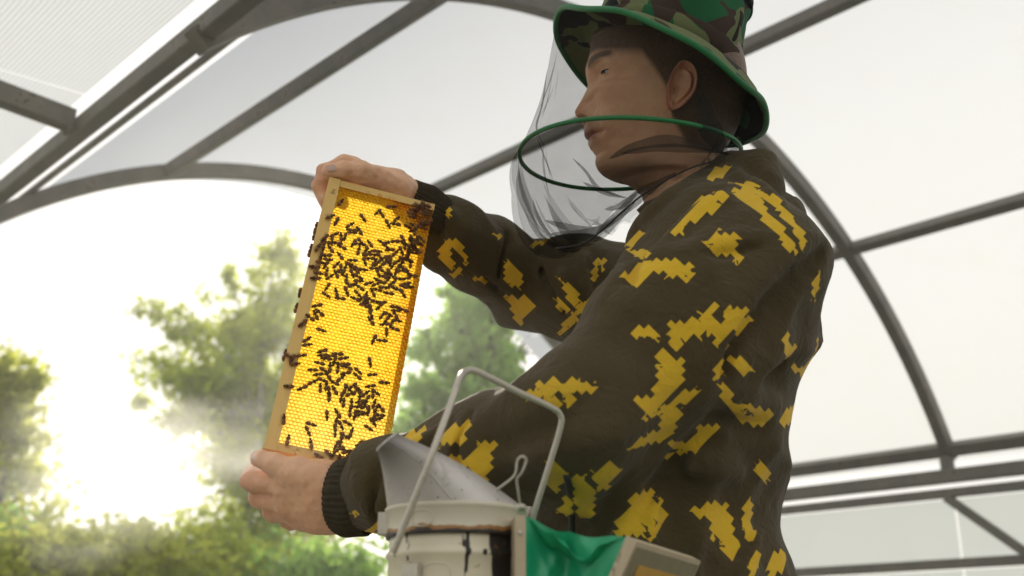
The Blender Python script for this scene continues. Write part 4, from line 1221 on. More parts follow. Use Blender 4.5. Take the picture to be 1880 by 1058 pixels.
# brim: two cloth layers with stitched rows
v = []; nb_ = 14
for side in (0, 1):
    for i in range(nb_):
        s_ = i/(nb_-1)
        for a in an_:
            p = irim(a)*(1-s_) + orim(a)*s_ + HN*(.010*math.sin(math.pi*s_)*.8) + HN*(.0006*math.sin(s_*50))
            v.append(p + HN*(.0012 if side == 0 else -.0012))
n1 = nb_*NH
fc = grid_faces(nb_, NH, False, True)
mesh_obj('brim', v, [q for q in fc] + [tuple(i+n1 for i in q[::-1]) for q in fc] + [((nb_-1)*NH+k, (nb_-1)*NH+(k+1) % NH, n1+(nb_-1)*NH+(k+1) % NH, n1+(nb_-1)*NH+k) for k in range(NH)], M['woodland'], hat, smooth=True, origin=oc)
MB().tube([orim(a) for a in an_], .0036, 8, closed=True).build('brim_piping', M['piping'], hat, smooth=True, origin=oc)
# crown: soft wall and top with a seam
v = []; nc = 40
for i in range(nc):
    s_ = i/(nc-1)
    if s_ < .62: q = s_/.62; sc_ = 1 + .05*math.sin(math.pi*q) - .02*q; hh_ = .088*q
    else: q = (s_-.62)/.38; sc_ = .98*math.cos(q*math.pi/2)**.55 if q < 1 else 0; hh_ = .088 + .026*math.sin(q*math.pi/2)
    for a in an_:
        wr = .0025*math.sin(3*a+6*s_) + .0020*math.sin(7*a-9*s_+1) + .0012*math.sin(13*a+4*s_)
        seam = -.0022*math.exp(-((s_-.62)/.012)**2)
        r_ = sc_
        p = ic + (ie1*math.cos(a) + IE2*math.sin(a))*r_ + HN*(hh_ + wr*.6*(1 if s_ > .1 else s_*10))
        out = nrm(ie1*math.cos(a) + IE2*math.sin(a))
        v.append(p + out*((wr + seam)*min(1, s_*8)))
mesh_obj('crown', v, grid_faces(nc, NH, False, True), M['woodland'], hat, smooth=True, origin=ic)
MB().tube([ic + (ie1*math.cos(a) + IE2*math.sin(a))*.985 + nrm(ie1*math.cos(a)+IE2*math.sin(a))*.001 + HN*.0885 for a in an_], .0016, 6, closed=True).build('crown_seam', M['woodland'], hat, smooth=True, origin=ic)
# hat band
v = []
for h_, o_ in ((.001, .0015), (.004, .0035), (.020, .0050), (.023, .0030)):
    for a in an_: v.append(ic + (ie1*math.cos(a) + IE2*math.sin(a))*(1+.05*math.sin(math.pi*h_/.088)) + nrm(ie1*math.cos(a)+IE2*math.sin(a))*o_ + HN*h_)
mesh_obj('hat_band', v, grid_faces(4, NH, False, True), M['woodland'], hat, smooth=True, origin=ic)

# veil: fine black net from the brim over a hoop down to the collar
hcF, hcB = sagp(954, 274), sagp(1352, 288)
hpc, hp1 = (hcF+hcB)/2 - HU*.004, (hcF-hcB)/2
HP2 = HL*.136 + HU*.006
def hoop(a): return hpc + hp1*math.cos(a) + HP2*math.sin(a) + HU*.0035*math.sin(2*a+.6)
veil = empty('veil', hpc - PERSON_O, person)
MB().tube([hoop(a) for a in an_], .0028, 8, closed=True).build('hoop', M['piping'], veil, smooth=True, origin=hpc)
bF, bB = P(1045, 452, 1.33), P(1335, 292, 1.33)
bc_, b1 = (bF+bB)/2, (bF-bB)/2
def nring(a):
    p = bc_ + b1*math.cos(a) + HL*.098*math.sin(a)
    return p
rows = []
NV = 220; av = np.linspace(0, 2*math.pi, NV, endpoint=False)
hang = P(1003, 436, 1.32)
for j in range(64):
    s_ = j/63; r_ = []
    for a in av:
        f1 = max(0, math.cos(a))
        if s_ < .5:
            q = s_/.5; p = orim(a)*(1-q) + hoop(a)*q
            c0 = oc*(1-q)+hpc*q
            out = nrm(p-c0); amp = math.sin(math.pi*q)
            p = p - out*(.010*amp) + out*amp*(.0022*math.sin(11*a+2) + .0016*math.sin(23*a+5*q) + .0012*math.sin(37*a))
        else:
            q = (s_-.5)/.5; e = q*q*(3-2*q)
            sagging = hoop(a)*(1-e) + nring(a)*e
            p = sagging - HU*(.030*math.sin(math.pi*q)**1.0*f1**1.5) + HF*(.022*math.sin(math.pi*min(1, q*1.05))*f1**1.2)
            c0 = hpc*(1-q)+bc_*q; out = nrm(p-c0)
            p = p + out*math.sin(math.pi*q*.9)*(.006*math.sin(9*a+3*q) + .006*math.sin(17*a+1+4*q) + .004*math.sin(31*a-3*q)) + HU*q*(.005*math.sin(21*a))
        r_.append(p)
    rows.append(r_)
VR = np.array(rows)
def m_net(name, dens, col=(.012, .012, .011)):
    t = NT(name); o = t.obj()
    tr = t.new('BsdfTransparent').outputs[0]
    n = t.noise(o, 30, 3); fine = t.noise(o, 1200, 1)
    k = t.math('ADD', dens*.7, t.math('MULTIPLY', t.math('ADD', n, fine), dens*.35))
    return t.done(t.mixs(k, tr, t.diffuse(col)))
M['net'] = m_net('black_net', .25); M['net3'] = m_net('puckered_black_net', .13); M['net2'] = m_net('gathered_black_net', .55, (.018, .020, .019))
fast_mesh('net', VR.reshape(-1, 3), np.array(grid_faces(64, NV, False, True)), M['net'], veil, origin=hpc)
# a second, puckered layer where the net is gathered towards the collar
lo2 = VR[32:].copy(); cc_ = lo2.mean(1, keepdims=True); k2 = np.linspace(0, 1, len(lo2))[:, None, None]
lo2 = cc_ + (lo2-cc_)*(1 - .035*np.minimum(1, k2*3) - .02*k2) + np.array(HU)*(.006*np.sin(av*19+1)[None, :, None]*k2) + np.array(HF)*(.005*np.sin(av*27)[None, :, None]*k2)
fast_mesh('gathered_net', lo2.reshape(-1, 3), np.array(grid_faces(len(lo2), NV, False, True)), M['net3'], veil, origin=hpc)
# gathered folds of net: narrow doubled strips lying on the net
def fold_strip(pts, w, name='net_fold', lift=.0015):
    p = spline(np.array(pts), 26); v = []
    for i, q in enumerate(p):
        t_ = nrm(p[min(i+1, 25)]-p[max(i-1, 0)]); sd = nrm(np.cross(t_, FW)); k = math.sin(math.pi*(i+.3)/26)
        wv = w*k*(1+.12*math.sin(i*.5))
        for c in (-1, -.4, .3, 1): v.append(q + sd*c*wv - FW*(lift + .003*(1-c*c)))
    mesh_obj(name, v, grid_faces(26, 4), M['net2'], veil, smooth=True, origin=p[0])
def near(px, py, d): return P(px, py, d)
fold_strip([near(1052, 292, 1.28), near(1075, 315, 1.28), near(1098, 345, 1.28), near(1140, 362, 1.29)], .0022)
fold_strip([near(1070, 335, 1.28), near(1105, 352, 1.28), near(1150, 364, 1.29)], .0030)
fold_strip([near(1118, 292, 1.20), near(1170, 268, 1.18), near(1240, 260, 1.17), near(1340, 284, 1.20)], .0065)
fold_strip([near(1140, 282, 1.19), near(1220, 272, 1.165), near(1330, 280, 1.19)], .0045)
fold_strip([near(1290, 170, 1.19), near(1300, 230, 1.18), near(1335, 285, 1.19)], .0120)
fold_strip([near(1000, 405, 1.28), near(1045, 418, 1.26), near(1090, 425, 1.25), near(1130, 405, 1.24)], .0055)
fold_strip([near(1010, 430, 1.29), near(1060, 432, 1.27), near(1105, 425, 1.25), near(1165, 372, 1.23)], .0080)
fold_strip([near(1095, 428, 1.25), near(1135, 395, 1.235), near(1180, 355, 1.225), near(1240, 318, 1.20)], .0070)
fold_strip([near(1110, 385, 1.26), near(1140, 378, 1.25), near(1172, 352, 1.235)], .0040)
fold_strip([near(1004, 130, 1.30), near(996, 190, 1.30), near(985, 235, 1.30), near(1000, 270, 1.29)], .0012)
fold_strip([near(985, 250, 1.30), near(1000, 290, 1.29), near(1015, 330, 1.28)], .0010)
MB().tube(spline([near(1020, 456, 1.27), near(1075, 445, 1.25), near(1125, 405, 1.235), near(1180, 358, 1.22), near(1260, 312, 1.19), near(1330, 292, 1.2)], 30), .0010, 6).build('drawstring', M['zip'], veil, smooth=True, origin=hpc)
# ------------------------------------------------------------------ honeycomb frame
def m_wood(name, a, b, scale=1.0, axis=None):
    t = NT(name); o = t.obj()
    rel = o
    y = t.vmath('DOT_PRODUCT', rel, tuple(axis)) if axis is not None else None
    if axis is not None:
        rel = t.vmath('SUBTRACT', o, t.vmath('SCALE', tuple(axis), t.math('MULTIPLY', y, .93)))
    n = t.noise(rel, 130*scale, 5, .65, .4); n2 = t.noise(o, 60, 4)
    c = t.mix(n, a, b); c = t.mix(t.math('MULTIPLY', t.math('GREATER_THAN', n2, .70), .5), c, (.20, .10, .03))
    s = t.pbsdf(c, .6, t.bump(n, .3, .0008), spec=.3)
    return t.done(t.mixs(.12, s, t.translucent(c)))
M['pine'] = m_wood('honey_stained_pine', (.78, .50, .15), (.92, .68, .27), 1.0, FY)
fr = empty('honeycomb_frame', FR(FWD/2, 0))
tag(fr, 'wooden frame of glowing yellow honeycomb held upright between the hands', 'honeycomb frame')
ZV = FZ
TB = .0150
MB().box(FR(0, .0005, -FT), FX*TB, FY*(FH-.001), FZ*2*FT).build('top_bar', M['pine'], fr, origin=FR(0, 0))
MB().box(FR(TB+.0004, FH-.0105, -FT+.001), FX*(FWD-TB-.0004), FY*.0095, FZ*(2*FT-.002)).build('end_bar', M['pine'], fr, origin=FR(TB, FH))
MB().box(FR(TB+.0004, .0010, -FT+.001), FX*(FWD-TB-.0004), FY*.0095, FZ*(2*FT-.002)).build('end_bar', M['pine'], fr, origin=FR(TB, 0))
MB().box(FR(FWD-.0085, .0110, -.0120), FX*.0080, FY*(FH-.0222), FZ*.010).build('bottom_bar', M['pine'], fr, origin=FR(FWD, 0))
def m_comb(name, wall):
    t = NT(name); o = t.obj()
    rel = t.vmath('SUBTRACT', o, tuple(FR(0, 0)))
    x = t.math('DIVIDE', t.vmath('DOT_PRODUCT', rel, tuple(FX)), FWD); y = t.math('DIVIDE', t.vmath('DOT_PRODUCT', rel, tuple(FY)), FH)
    n = t.noise(o, 26, 4, .6); nf = t.noise(o, 160, 3)
    # old brood wax towards the far side and the upper end, fresh pale wax at the lower end
    k = t.math('ADD', t.math('MULTIPLY', t.math('SUBTRACT', x, .70), 1.25), t.math('MULTIPLY', t.math('SUBTRACT', n, .5), .9))
    up = t.math('MULTIPLY', t.math('MAXIMUM', t.math('SUBTRACT', y, .86), 0), 5.0)
    k = t.math('ADD', k, t.math('MULTIPLY', up, t.math('ADD', .35, x)))
    k = t.math('SUBTRACT', k, t.math('MULTIPLY', t.math('MAXIMUM', t.math('SUBTRACT', .35, y), 0), .7))
    col = t.ramp(k, [(.0, (1.0, .74, .045)), (.30, (1.0, .64, .018)), (.58, (.90, .43, .012)), (.85, (.55, .20, .008)), (1.0, (.30, .09, .006))])
    pale = t.math('MULTIPLY', t.math('MAXIMUM', t.math('SUBTRACT', .30, y), 0), 2.2)
    col = t.mix(pale, col, (1.0, .84, .25))
    if wall: col = t.mix(.32, col, t.mix(.5, col, (.62, .30, .01)))
    else: col = t.mix(t.math('MULTIPLY', nf, .35), col, (1.0, .86, .22))
    gl = t.pbsdf(t.mix(.35, col, (.55, .36, .08)), .32, spec=.4)
    return t.done(t.mixs(.08, t.translucent(col), gl))
M['wax'] = m_comb('wax_cell_walls', True); M['honey'] = m_comb('honey_filled_cells', False)
pit = .0049; hv, hf, hm = [], [], []
x0c, x1c, y0c, y1c = TB-.004, FWD-.0012, .0070, FH-.0070
rr_ = np.random.default_rng(3)
ro = pit/math.sqrt(3)
nx_ = int((x1c-x0c)/pit)+2; ny_ = int((y1c-y0c)/(ro*1.5))+2
for j in range(ny_):
    for i in range(nx_):
        cx_, cy_ = x0c + (i + .5*(j % 2))*pit, y0c + j*ro*1.5
        if cx_ < x0c-.001 or cx_ > x1c+.001 or cy_ > y1c+.001: continue
        zt = .0112 + .0006*math.sin(cx_*90+cy_*40) + .0005*rr_.normal(); zb = zt - .0016 - .0016*rr_.uniform()
        b = len(hv); inr = .84 + .03*rr_.normal()
        for (rad_, z_) in ((1.0, .0112 + .0006*math.sin(cx_*90+cy_*40) - .0003), (inr, zt), (inr*.92, zb)):
            for k in range(6):
                a = math.pi/6 + k*math.pi/3
                xx = min(max(cx_ + ro*rad_*math.cos(a), x0c), x1c); yy = min(max(cy_ + ro*rad_*math.sin(a), y0c), y1c)
                hv.append(FR(xx, yy, z_))
        for k in range(6):
            k2 = (k+1) % 6
            hf.append((b+k, b+k2, b+6+k2, b+6+k)); hm.append(0); hf.append((b+6+k, b+6+k2, b+12+k2, b+12+k)); hm.append(0)
        hf.append(tuple(b+12+k for k in range(6))); hm.append(1)
comb = mesh_obj('honeycomb', hv, hf, [M['wax'], M['honey']], fr, origin=FR(FWD/2, FH/2))
comb.data.polygons.foreach_set('material_index', hm)
comb['kind'] = 'stuff'
# object coordinates of the comb/bars count from their own origin: shift the material's zero point
for nm in ('wax', 'honey'):
    for n_ in M[nm].node_tree.nodes:
        if n_.type == 'VECT_MATH' and n_.operation == 'SUBTRACT': n_.inputs[1].default_value = tuple(FR(0, 0)-FR(FWD/2, FH/2))
# ------------------------------------------------------------------ bees
def m_bee():
    t = NT('honey_bee_body'); o = t.obj()
    sx = t.new('SeparateXYZ'); t.put(sx.inputs[0], o)
    st = t.math('SINE', t.math('MULTIPLY', sx.outputs[0], 3200))
    ab = t.math('LESS_THAN', sx.outputs[0], -.0008)
    c = t.mix(t.math('MULTIPLY', t.math('GREATER_THAN', st, .35), ab), (.10, .040, .014), (.46, .20, .04))
    c = t.mix(t.math('MULTIPLY', t.noise(o, 900, 2), .4), c, (.13, .06, .022))
    return t.done(t.mixs(.22, t.pbsdf(c, .55, t.bump(t.noise(o, 2500, 2), .5, .0003), spec=.4), t.translucent((.60, .22, .03))))
def m_wing():
    t = NT('bee_wing'); return t.done(t.mixs(.28, t.new('BsdfTransparent').outputs[0], t.pbsdf((.20, .11, .045), .4, spec=.3)))
M['bee'] = m_bee(); M['wing'] = m_wing()
def blob(mb, c, r, n1=8, n2=10):
    v = [(c[0]+r[0]*math.cos(math.pi*i/n1), c[1]+r[1]*math.sin(math.pi*i/n1)*math.cos(2*math.pi*j/n2), c[2]+r[2]*math.sin(math.pi*i/n1)*math.sin(2*math.pi*j/n2)) for i in range(n1+1) for j in range(n2)]
    mb.raw(v, grid_faces(n1+1, n2, False, True))
def bee_meshes():
    # head, thorax and abdomen as one closed lathe with waists, legs joined to the thorax
    xs = [(.0072, .0002), (.0070, .0012), (.0060, .0017), (.0050, .0013), (.0046, .0009), (.0040, .0018), (.0028, .0023), (.0014, .0021), (.0006, .0011), (.0, .0010), (-.0012, .0021), (-.0030, .0025), (-.0050, .0021), (-.0066, .0011), (-.0074, .0002)]
    v = []; n = 10
    for x, r in xs:
        for k in range(n): v.append((x, 1.02*r*math.cos(2*math.pi*k/n), .0026 + r*math.sin(2*math.pi*k/n)))
    f = grid_faces(len(xs), n, False, True)
    b = MB().raw(v, f)
    me = bpy.data.meshes.new('bee_body'); me.from_pydata(b.v, [], b.f); setmat(me, M['bee']); me.polygons.foreach_set('use_smooth', [True]*len(me.polygons))
    wm = []
    for sd in (1, -1):
        pts = [(.0022, .0010), (.0005, .0030), (-.0030, .0042), (-.0062, .0038), (-.0068, .0026), (-.0040, .0014), (.0, .0006)]
        w = bpy.data.meshes.new('bee_wing'); w.from_pydata([(x, sd*y, .0052-.0006*abs(x*400)*.3) for x, y in pts], [], [tuple(range(7))[::sd]]); setmat(w, M['wing']); wm.append(w)
    lm = MB()
    for sd in (1, -1):
        for x, dx in ((.0038, .0022), (.0026, .0), (.0014, -.0026)):
            lm.tube([(x, sd*.0012, .0014), (x+dx*.5, sd*.0030, .0016), (x+dx*.8, sd*.0037, .0001)], [.00025, .0002, .0001], 4)
    lme = bpy.data.meshes.new('bee_legs'); lme.from_pydata(lm.v, [], lm.f); setmat(lme, M['bee'])
    return me, wm, lme
BEE, WING, LEGS = bee_meshes()
COMBZ = .0118
bee_spots = []     # px, py, angle, label key, z offset
C1 = [(455,45,0),(525,35,-60),(280,65,35),(350,90,90),(385,85,75),(190,100,50),(120,195,60),(262,125,85),(180,180,80),(250,205,-60),(355,190,-25),(310,150,0),(205,145,0),(470,150,60),(510,160,0),(535,135,-60),(585,175,-50),(630,155,-60),(520,225,75),(745,145,-25),(825,140,20),(780,180,-40),(820,215,15),(950,105,-65),(920,130,0),(930,225,-75),(985,170,-15),(1075,110,65),(1005,240,85),(1060,240,0),(870,245,50),(695,228,0),(580,235,60),(610,250,45),(655,265,0),(720,280,-60),(630,300,10),(580,325,-75),(345,270,-55),(210,270,15),(220,310,0),(150,270,75),(150,340,-10),(90,385,0),(125,445,-10),(100,492,5),(205,360,60),(205,430,75),(235,475,40),(300,360,50),(345,395,85),(380,400,70),(300,450,-70),(345,440,-40),(460,320,5),(425,360,-45),(470,370,-30),(455,440,-75),(490,415,-40),(555,405,0),(670,335,60),(700,340,50),(670,395,5),(705,440,-75),(760,300,40),(800,300,60),(790,340,20),(830,330,80),(850,360,60),(890,330,40),(930,350,50),(740,370,50),(960,300,0),(1000,320,-15),(1020,350,85),(900,390,55),(880,430,70),(930,420,20),(990,430,-40),(1040,460,-5),(960,400,-30),(760,430,-40),(800,460,60),(780,470,0),(820,440,-60),(900,495,0),(980,490,20),(790,520,50),(840,540,45),(395,490,80),(515,475,-30),(515,518,5),(430,545,-20),(455,555,30),(530,580,-35),(615,540,25),(690,550,30),(710,515,-25),(700,605,-10),(655,630,-70),(765,580,0),(810,640,-5),(870,580,-20),(900,600,-10),(960,560,10),(1000,580,10),(950,640,-65),(980,540,20),(490,690,-20),(510,640,-50),(560,680,30),(590,660,70),(590,700,40),(570,740,20),(610,740,-60),(610,780,-35),(680,715,-15),(745,720,10),(725,765,50),(640,840,-75),(640,905,-60)]
for x, y, a in C1: bee_spots.append((560+x/5.29, 420+y/5.29, a, 'band', 0))
for x, y, a in [(220,575,60),(205,650,-35),(298,632,-80),(340,685,0),(405,615,-75)]: bee_spots.append((560+x/5.29, 420+y/5.29, a, 'belowband', 0))
for x, y, a in [(115,755,20),(50,870,-40),(100,850,-70),(140,825,-40),(155,990,-15)]: bee_spots.append((560+x/5.29, 420+y/5.29, a, 'midleft', 0))
for x, y, a in [(870,765,0),(880,800,5),(950,800,-15),(800,840,-25),(750,855,55),(870,845,-65),(790,895,55),(890,900,-5),(840,930,65),(770,940,15),(870,980,-15),(790,1010,85)]: bee_spots.append((560+x/5.29, 420+y/5.29, a, 'midright', 0))
C3 = {'midleft': [(325,85,45),(343,155,40),(345,180,15)], 'barbees': [(320,225,15),(290,262,10),(265,230,-30),(280,240,60)], 'lowleft': [(265,362,0),(325,372,30),(368,342,30),(370,292,5),(402,370,85)],
 'lowest_left': [(240,510,85),(260,600,75),(362,530,-15),(348,560,-70),(362,617,-85)],
 'lowmid': [(412,207,25),(400,262,-10),(415,225,10),(430,240,0),(450,230,20),(480,218,5),(505,240,15),(465,250,70),(448,280,85),(480,285,80),(490,265,-20),(515,265,5),(525,280,-20),(515,302,20),(420,292,-35),(395,312,15),(435,315,-60),(412,335,-20),(430,360,80),(440,385,85),(445,410,80),(465,348,-25),(468,380,-65),(495,330,45),(570,295,-45),(565,320,-45)],
 'pairright': [(632,312,10),(623,255,-85),(685,345,0)], 'midright2': [(640,155,65),(675,160,0)],
 'lowright': [(625,362,15),(648,388,-40),(545,360,40),(510,375,70),(495,410,75),(508,435,80),(525,370,-50),(535,395,30),(540,440,85),(560,385,50),(575,400,85),(580,430,20),(570,375,-40),(600,395,40),(610,420,60),(590,440,30),(605,455,-50),(635,395,85),(615,470,80),(640,440,70),(650,460,60),(670,460,-55),(575,455,0),(580,475,-10),(535,478,85),(555,490,75),(580,485,15),(665,490,0),(640,500,60),(635,520,-60),(655,505,20)],
 'underright': [(432,490,88),(480,483,-65),(470,525,75),(492,535,-70),(522,525,-30),(467,565,85),(495,600,75),(510,582,-35),(537,568,70),(615,547,-35)],
 'bottom': [(475,620,60),(440,657,-40),(460,660,60),(485,640,30),(398,675,-35),(436,700,85),(462,697,85),(484,688,80),(520,655,10),(545,650,0),(540,670,0),(525,690,0),(580,620,15),(600,610,0),(500,640,-30),(560,660,20)]}
for key, L_ in C3.items():
    for x, y, a in L_: bee_spots.append((420+x/2.405, 560+y/2.405, a, key, 0))
for x, y, a in [(675,375,55),(615,465,30),(650,490,65),(812,470,-60),(735,515,40),(745,545,0),(790,545,-60)]: bee_spots.append((420+x/3.305, 260+y/3.305, a, 'topleft', 0))
for x, y, a in [(905,435,50),(925,445,-60),(985,402,10),(965,505,-70),(1015,480,50),(1010,505,0)]: bee_spots.append((420+x/3.305, 260+y/3.305, a, 'topright', 0))
br_ = random.Random(12)
for i in range(38):                                  # the heap at the upper far corner
    y = 384 + 100*br_.random()**1.2; lim = 786 - (y-384)*.16
    bee_spots.append((lim - 4 - 34*br_.random()**1.3 + (6 if y < 420 else 0), y, br_.uniform(-90, 90), 'heap', br_.uniform(0, .012)))
BL_ = {'band': 'worker bee in the dense dark band across the upper half of the comb', 'belowband': 'lone worker bee just below the left end of the dense band', 'midleft': 'worker bee on bare yellow comb near the left bar, at mid height',
 'midright': 'worker bee in the small cluster at the right edge of the comb, mid height', 'midright2': 'worker bee of the pair beneath the right-edge cluster, mid height', 'barbees': 'worker bee gathered on the left wooden bar at mid height',
 'lowleft': 'worker bee straggling left of the lower middle cluster', 'lowest_left': 'single worker bee on pale comb just above the lower thumb', 'lowmid': 'worker bee in the round cluster in the lower middle of the comb',
 'pairright': 'lone worker bee between the lower clusters and the right edge', 'lowright': 'worker bee in the thick cluster low on the right of the comb', 'underright': 'straggling worker bee below the thick lower right cluster',
 'bottom': 'worker bee along the bottom end of the comb beside the smoker spout', 'topleft': 'worker bee scattered on the bright upper left of the comb', 'topright': 'worker bee on the orange upper right of the comb', 'heap': 'worker bee in the heap at the upper right corner by the sleeve',
 'edge': 'backlit worker bee clinging to the outer left edge of the frame'}
def place_bee(pos, fwd, up, key, s=1.0, desc='', zone=''):
    fwd = nrm(fwd); up = nrm(up - fwd*(up @ fwd)); sd = np.cross(up, fwd)
    mt = Matrix(((fwd[0], sd[0], up[0], pos[0]), (fwd[1], sd[1], up[1], pos[1]), (fwd[2], sd[2], up[2], pos[2]), (0, 0, 0, 1))) @ Matrix.Scale(s, 4)
    o = bpy.data.objects.new('bee', BEE); link(o); o.matrix_world = mt
    lab = BL_[key]
    if zone: lab = zone
    if desc: lab = desc + ' ' + lab
    tag(o, lab, 'bee', 'bees: ' + BL_[key].split('worker bee ')[1])
    for w in WING:
        q = bpy.data.objects.new('wing', w); link(q, o)
    q = bpy.data.objects.new('legs', LEGS); link(q, o)
for (px, py, a, key, zo) in bee_spots:
    z_ = COMBZ if key != 'barbees' else FT
    fx, fy = on_frame(px, py, z_)
    if fx < TB: z_ = max(z_, FT+.0002)
    if not (.001 < fx < FWD+.006 and .002 < fy < FH-.001): continue
    an2 = R(a) + (math.pi if br_.random() < .5 else 0)
    t_ = RT*math.cos(an2) + UPV*math.sin(an2); t_ = t_ - FZ*(t_ @ FZ)
    up = FZ + FX*br_.uniform(-.25, .25) + FY*br_.uniform(-.25, .25)
    if key == 'heap': up = up + FX*br_.uniform(0, 1.2); t_ = t_ + FZ*br_.uniform(-.5, .5)
    aa = ((a + 90) % 180) - 90
    desc = 'level' if abs(aa) < 12 else ('upright' if abs(aa) > 68 else ('right-rising' if aa > 0 else 'right-falling'))
    zone = ''
    if key == 'band':
        row = 'upper' if py < 470 else ('middle' if py < 505 else 'lower')
        col_ = 'left bar end' if fx < TB+.004 else ('left half' if fx < .070 else ('right half' if fx < .108 else 'right edge'))
        zone = 'worker bee, ' + row + ' rows, ' + col_ + ' of the dense upper band'
    if key == 'lowright':
        zone = 'worker bee in the ' + ('upper' if py < 740 else 'lower') + (' left' if px < 668 else ' right') + ' of the thick lower right cluster'
    if key == 'lowmid':
        zone = 'worker bee in the ' + ('top' if py < 675 else 'foot') + (' left' if px < 608 else ' right') + ' of the round lower middle cluster'
    if key == 'heap':
        zone = 'worker bee in the ' + ('top' if py < 415 else ('middle' if py < 450 else 'foot')) + ' of the corner heap by the sleeve'
    place_bee(FR(fx, fy, z_+zo + 0), t_, up, key, br_.uniform(.90, 1.03), desc, zone)
for (px, py, a) in [(582, 417, 70), (577, 432, 75), (571, 454, 80), (568, 469, 60), (547, 540, 70), (543, 566, 85), (526, 655, 0)]:
    fx, fy = on_frame(px, py, 0.0)
    place_bee(FR(.0012, fy, br_.uniform(-.006, .006)), FY*br_.choice((-1, 1)) + FZ*br_.uniform(-.4, .4), -FX, 'edge', 1.05)
# ------------------------------------------------------------------ bee smoker in the foreground
def m_tin():
    t = NT('sooty_cream_tin'); o = t.obj()
    n = t.noise(o, 30, 5, .6)
    c = t.mix(n, (.60, .54, .38), (.74, .68, .52))
    drip = t.noise(t.mapping(o, scale=(1, 1, .10)), 75, 3, .6, .3)
    brk = t.noise(o, 60, 3)
    sx = t.new('SeparateXYZ'); t.put(sx.inputs[0], o)
    side = t.math('MULTIPLY', t.math('MAXIMUM', t.math('SUBTRACT', sx.outputs[0], .020), 0), 12.0)
    k = t.math('ADD', t.math('ADD', drip, t.math('MULTIPLY', brk, .18)), side)
    c = t.mix(t.math('GREATER_THAN', k, .715), c, (.012, .010, .009))
    rust = t.noise(o, 45, 5, .7)
    c = t.mix(t.math('MULTIPLY', t.math('GREATER_THAN', rust, .64), .7), c, (.22, .10, .03))
    return t.done(t.pbsdf(c, .42, t.bump(n, .15, .001), spec=.5))
def m_lid():
    t = NT('dull_tinplate'); o = t.obj()
    n = t.noise(o, 22, 6, .6); sp = t.noise(o, 260, 2)
    c = t.mix(n, (.50, .46, .43), (.66, .63, .60))
    c = t.mix(t.math('GREATER_THAN', sp, .70), c, (.12, .08, .06))
    sc = t.noise(t.mapping(o, rot=(.3, .7, .2), scale=(1, 14, 1)), 40, 4, .7); c = t.mix(t.math('MULTIPLY', t.math('GREATER_THAN', sc, .62), .35), c, (.30, .27, .25))
    dd_ = t.vmath('LENGTH', t.vmath('SUBTRACT', o, tuple(nz-SCN))); so = t.math('SUBTRACT', 1.0, t.math('DIVIDE', dd_, .05), clamp=True)
    c = t.mix(t.math('MULTIPLY', so, t.math('ADD', .2, n)), c, (.05, .04, .03))
    return t.done(t.pbsdf(c, t.math('ADD', .34, t.math('MULTIPLY', n, .2)), t.bump(n, .12, .002), metal=.35))
def m_band():
    t = NT('rust_edged_cream_tin'); o = t.obj()
    n = t.noise(o, 40, 5, .65); sx = t.new('SeparateXYZ'); t.put(sx.inputs[0], o)
    low = t.math('MULTIPLY', t.math('MAXIMUM', t.math('SUBTRACT', -.012, sx.outputs[2]), 0), 90.0)
    c = t.mix(n, (.55, .50, .38), (.68, .63, .50))
    c = t.mix(t.math('GREATER_THAN', t.math('ADD', low, n), .98), c, (.30, .14, .03))
    c = t.mix(t.math('GREATER_THAN', t.math('ADD', low, n), 1.25), c, (.02, .014, .01))
    return t.done(t.pbsdf(c, .4, t.bump(n, .12, .001)))
M['tin'] = m_tin(); M['band'] = m_band()
M['wire'] = m_simple('galvanised_wire', (.52, .48, .40), .38, .2, 300, .5, .5)
SD = .935
SCN = P(838, 940, SD); RC = .0575
SZ = SCN[2]
def SP(r_, a, z): return np.array([SCN[0] + r_*math.cos(a), SCN[1] + r_*math.sin(a), SZ + z])
smoker = empty('bee_smoker', np.array([SCN[0], SCN[1], SZ-.215]))
tag(smoker, 'sooty tin bee smoker with pointed lid and green bellows, in the foreground', 'bee smoker')
NS = 72; as_ = np.linspace(0, 2*math.pi, NS, endpoint=False)
def lathe(prof_, name, mat, org=SCN):
    v = [SP(r_, a, z) for r_, z in prof_ for a in as_]
    return mesh_obj(name, v, grid_faces(len(prof_), NS, False, True), mat, smoker, smooth=True, origin=org)
can = lathe([(.0, -.215), (RC-.002, -.215), (RC, -.212), (RC, -.060), (RC+.0005, -.0420), (RC+.0026, -.0400), (RC+.0026, -.0370), (RC+.0005, -.0350), (RC, -.033), (RC, -.008), (RC-.002, -.006)], 'can', M['tin'])
band = lathe([(RC+.0012, -.0235), (RC+.0030, -.0240), (RC+.0034, -.0225), (RC+.0026, -.020), (RC+.0026, -.003), (RC+.0042, -.0016), (RC+.0046, .0), (RC+.0040, .0016), (RC+.0020, .0022)], 'lid_band', M['band'])
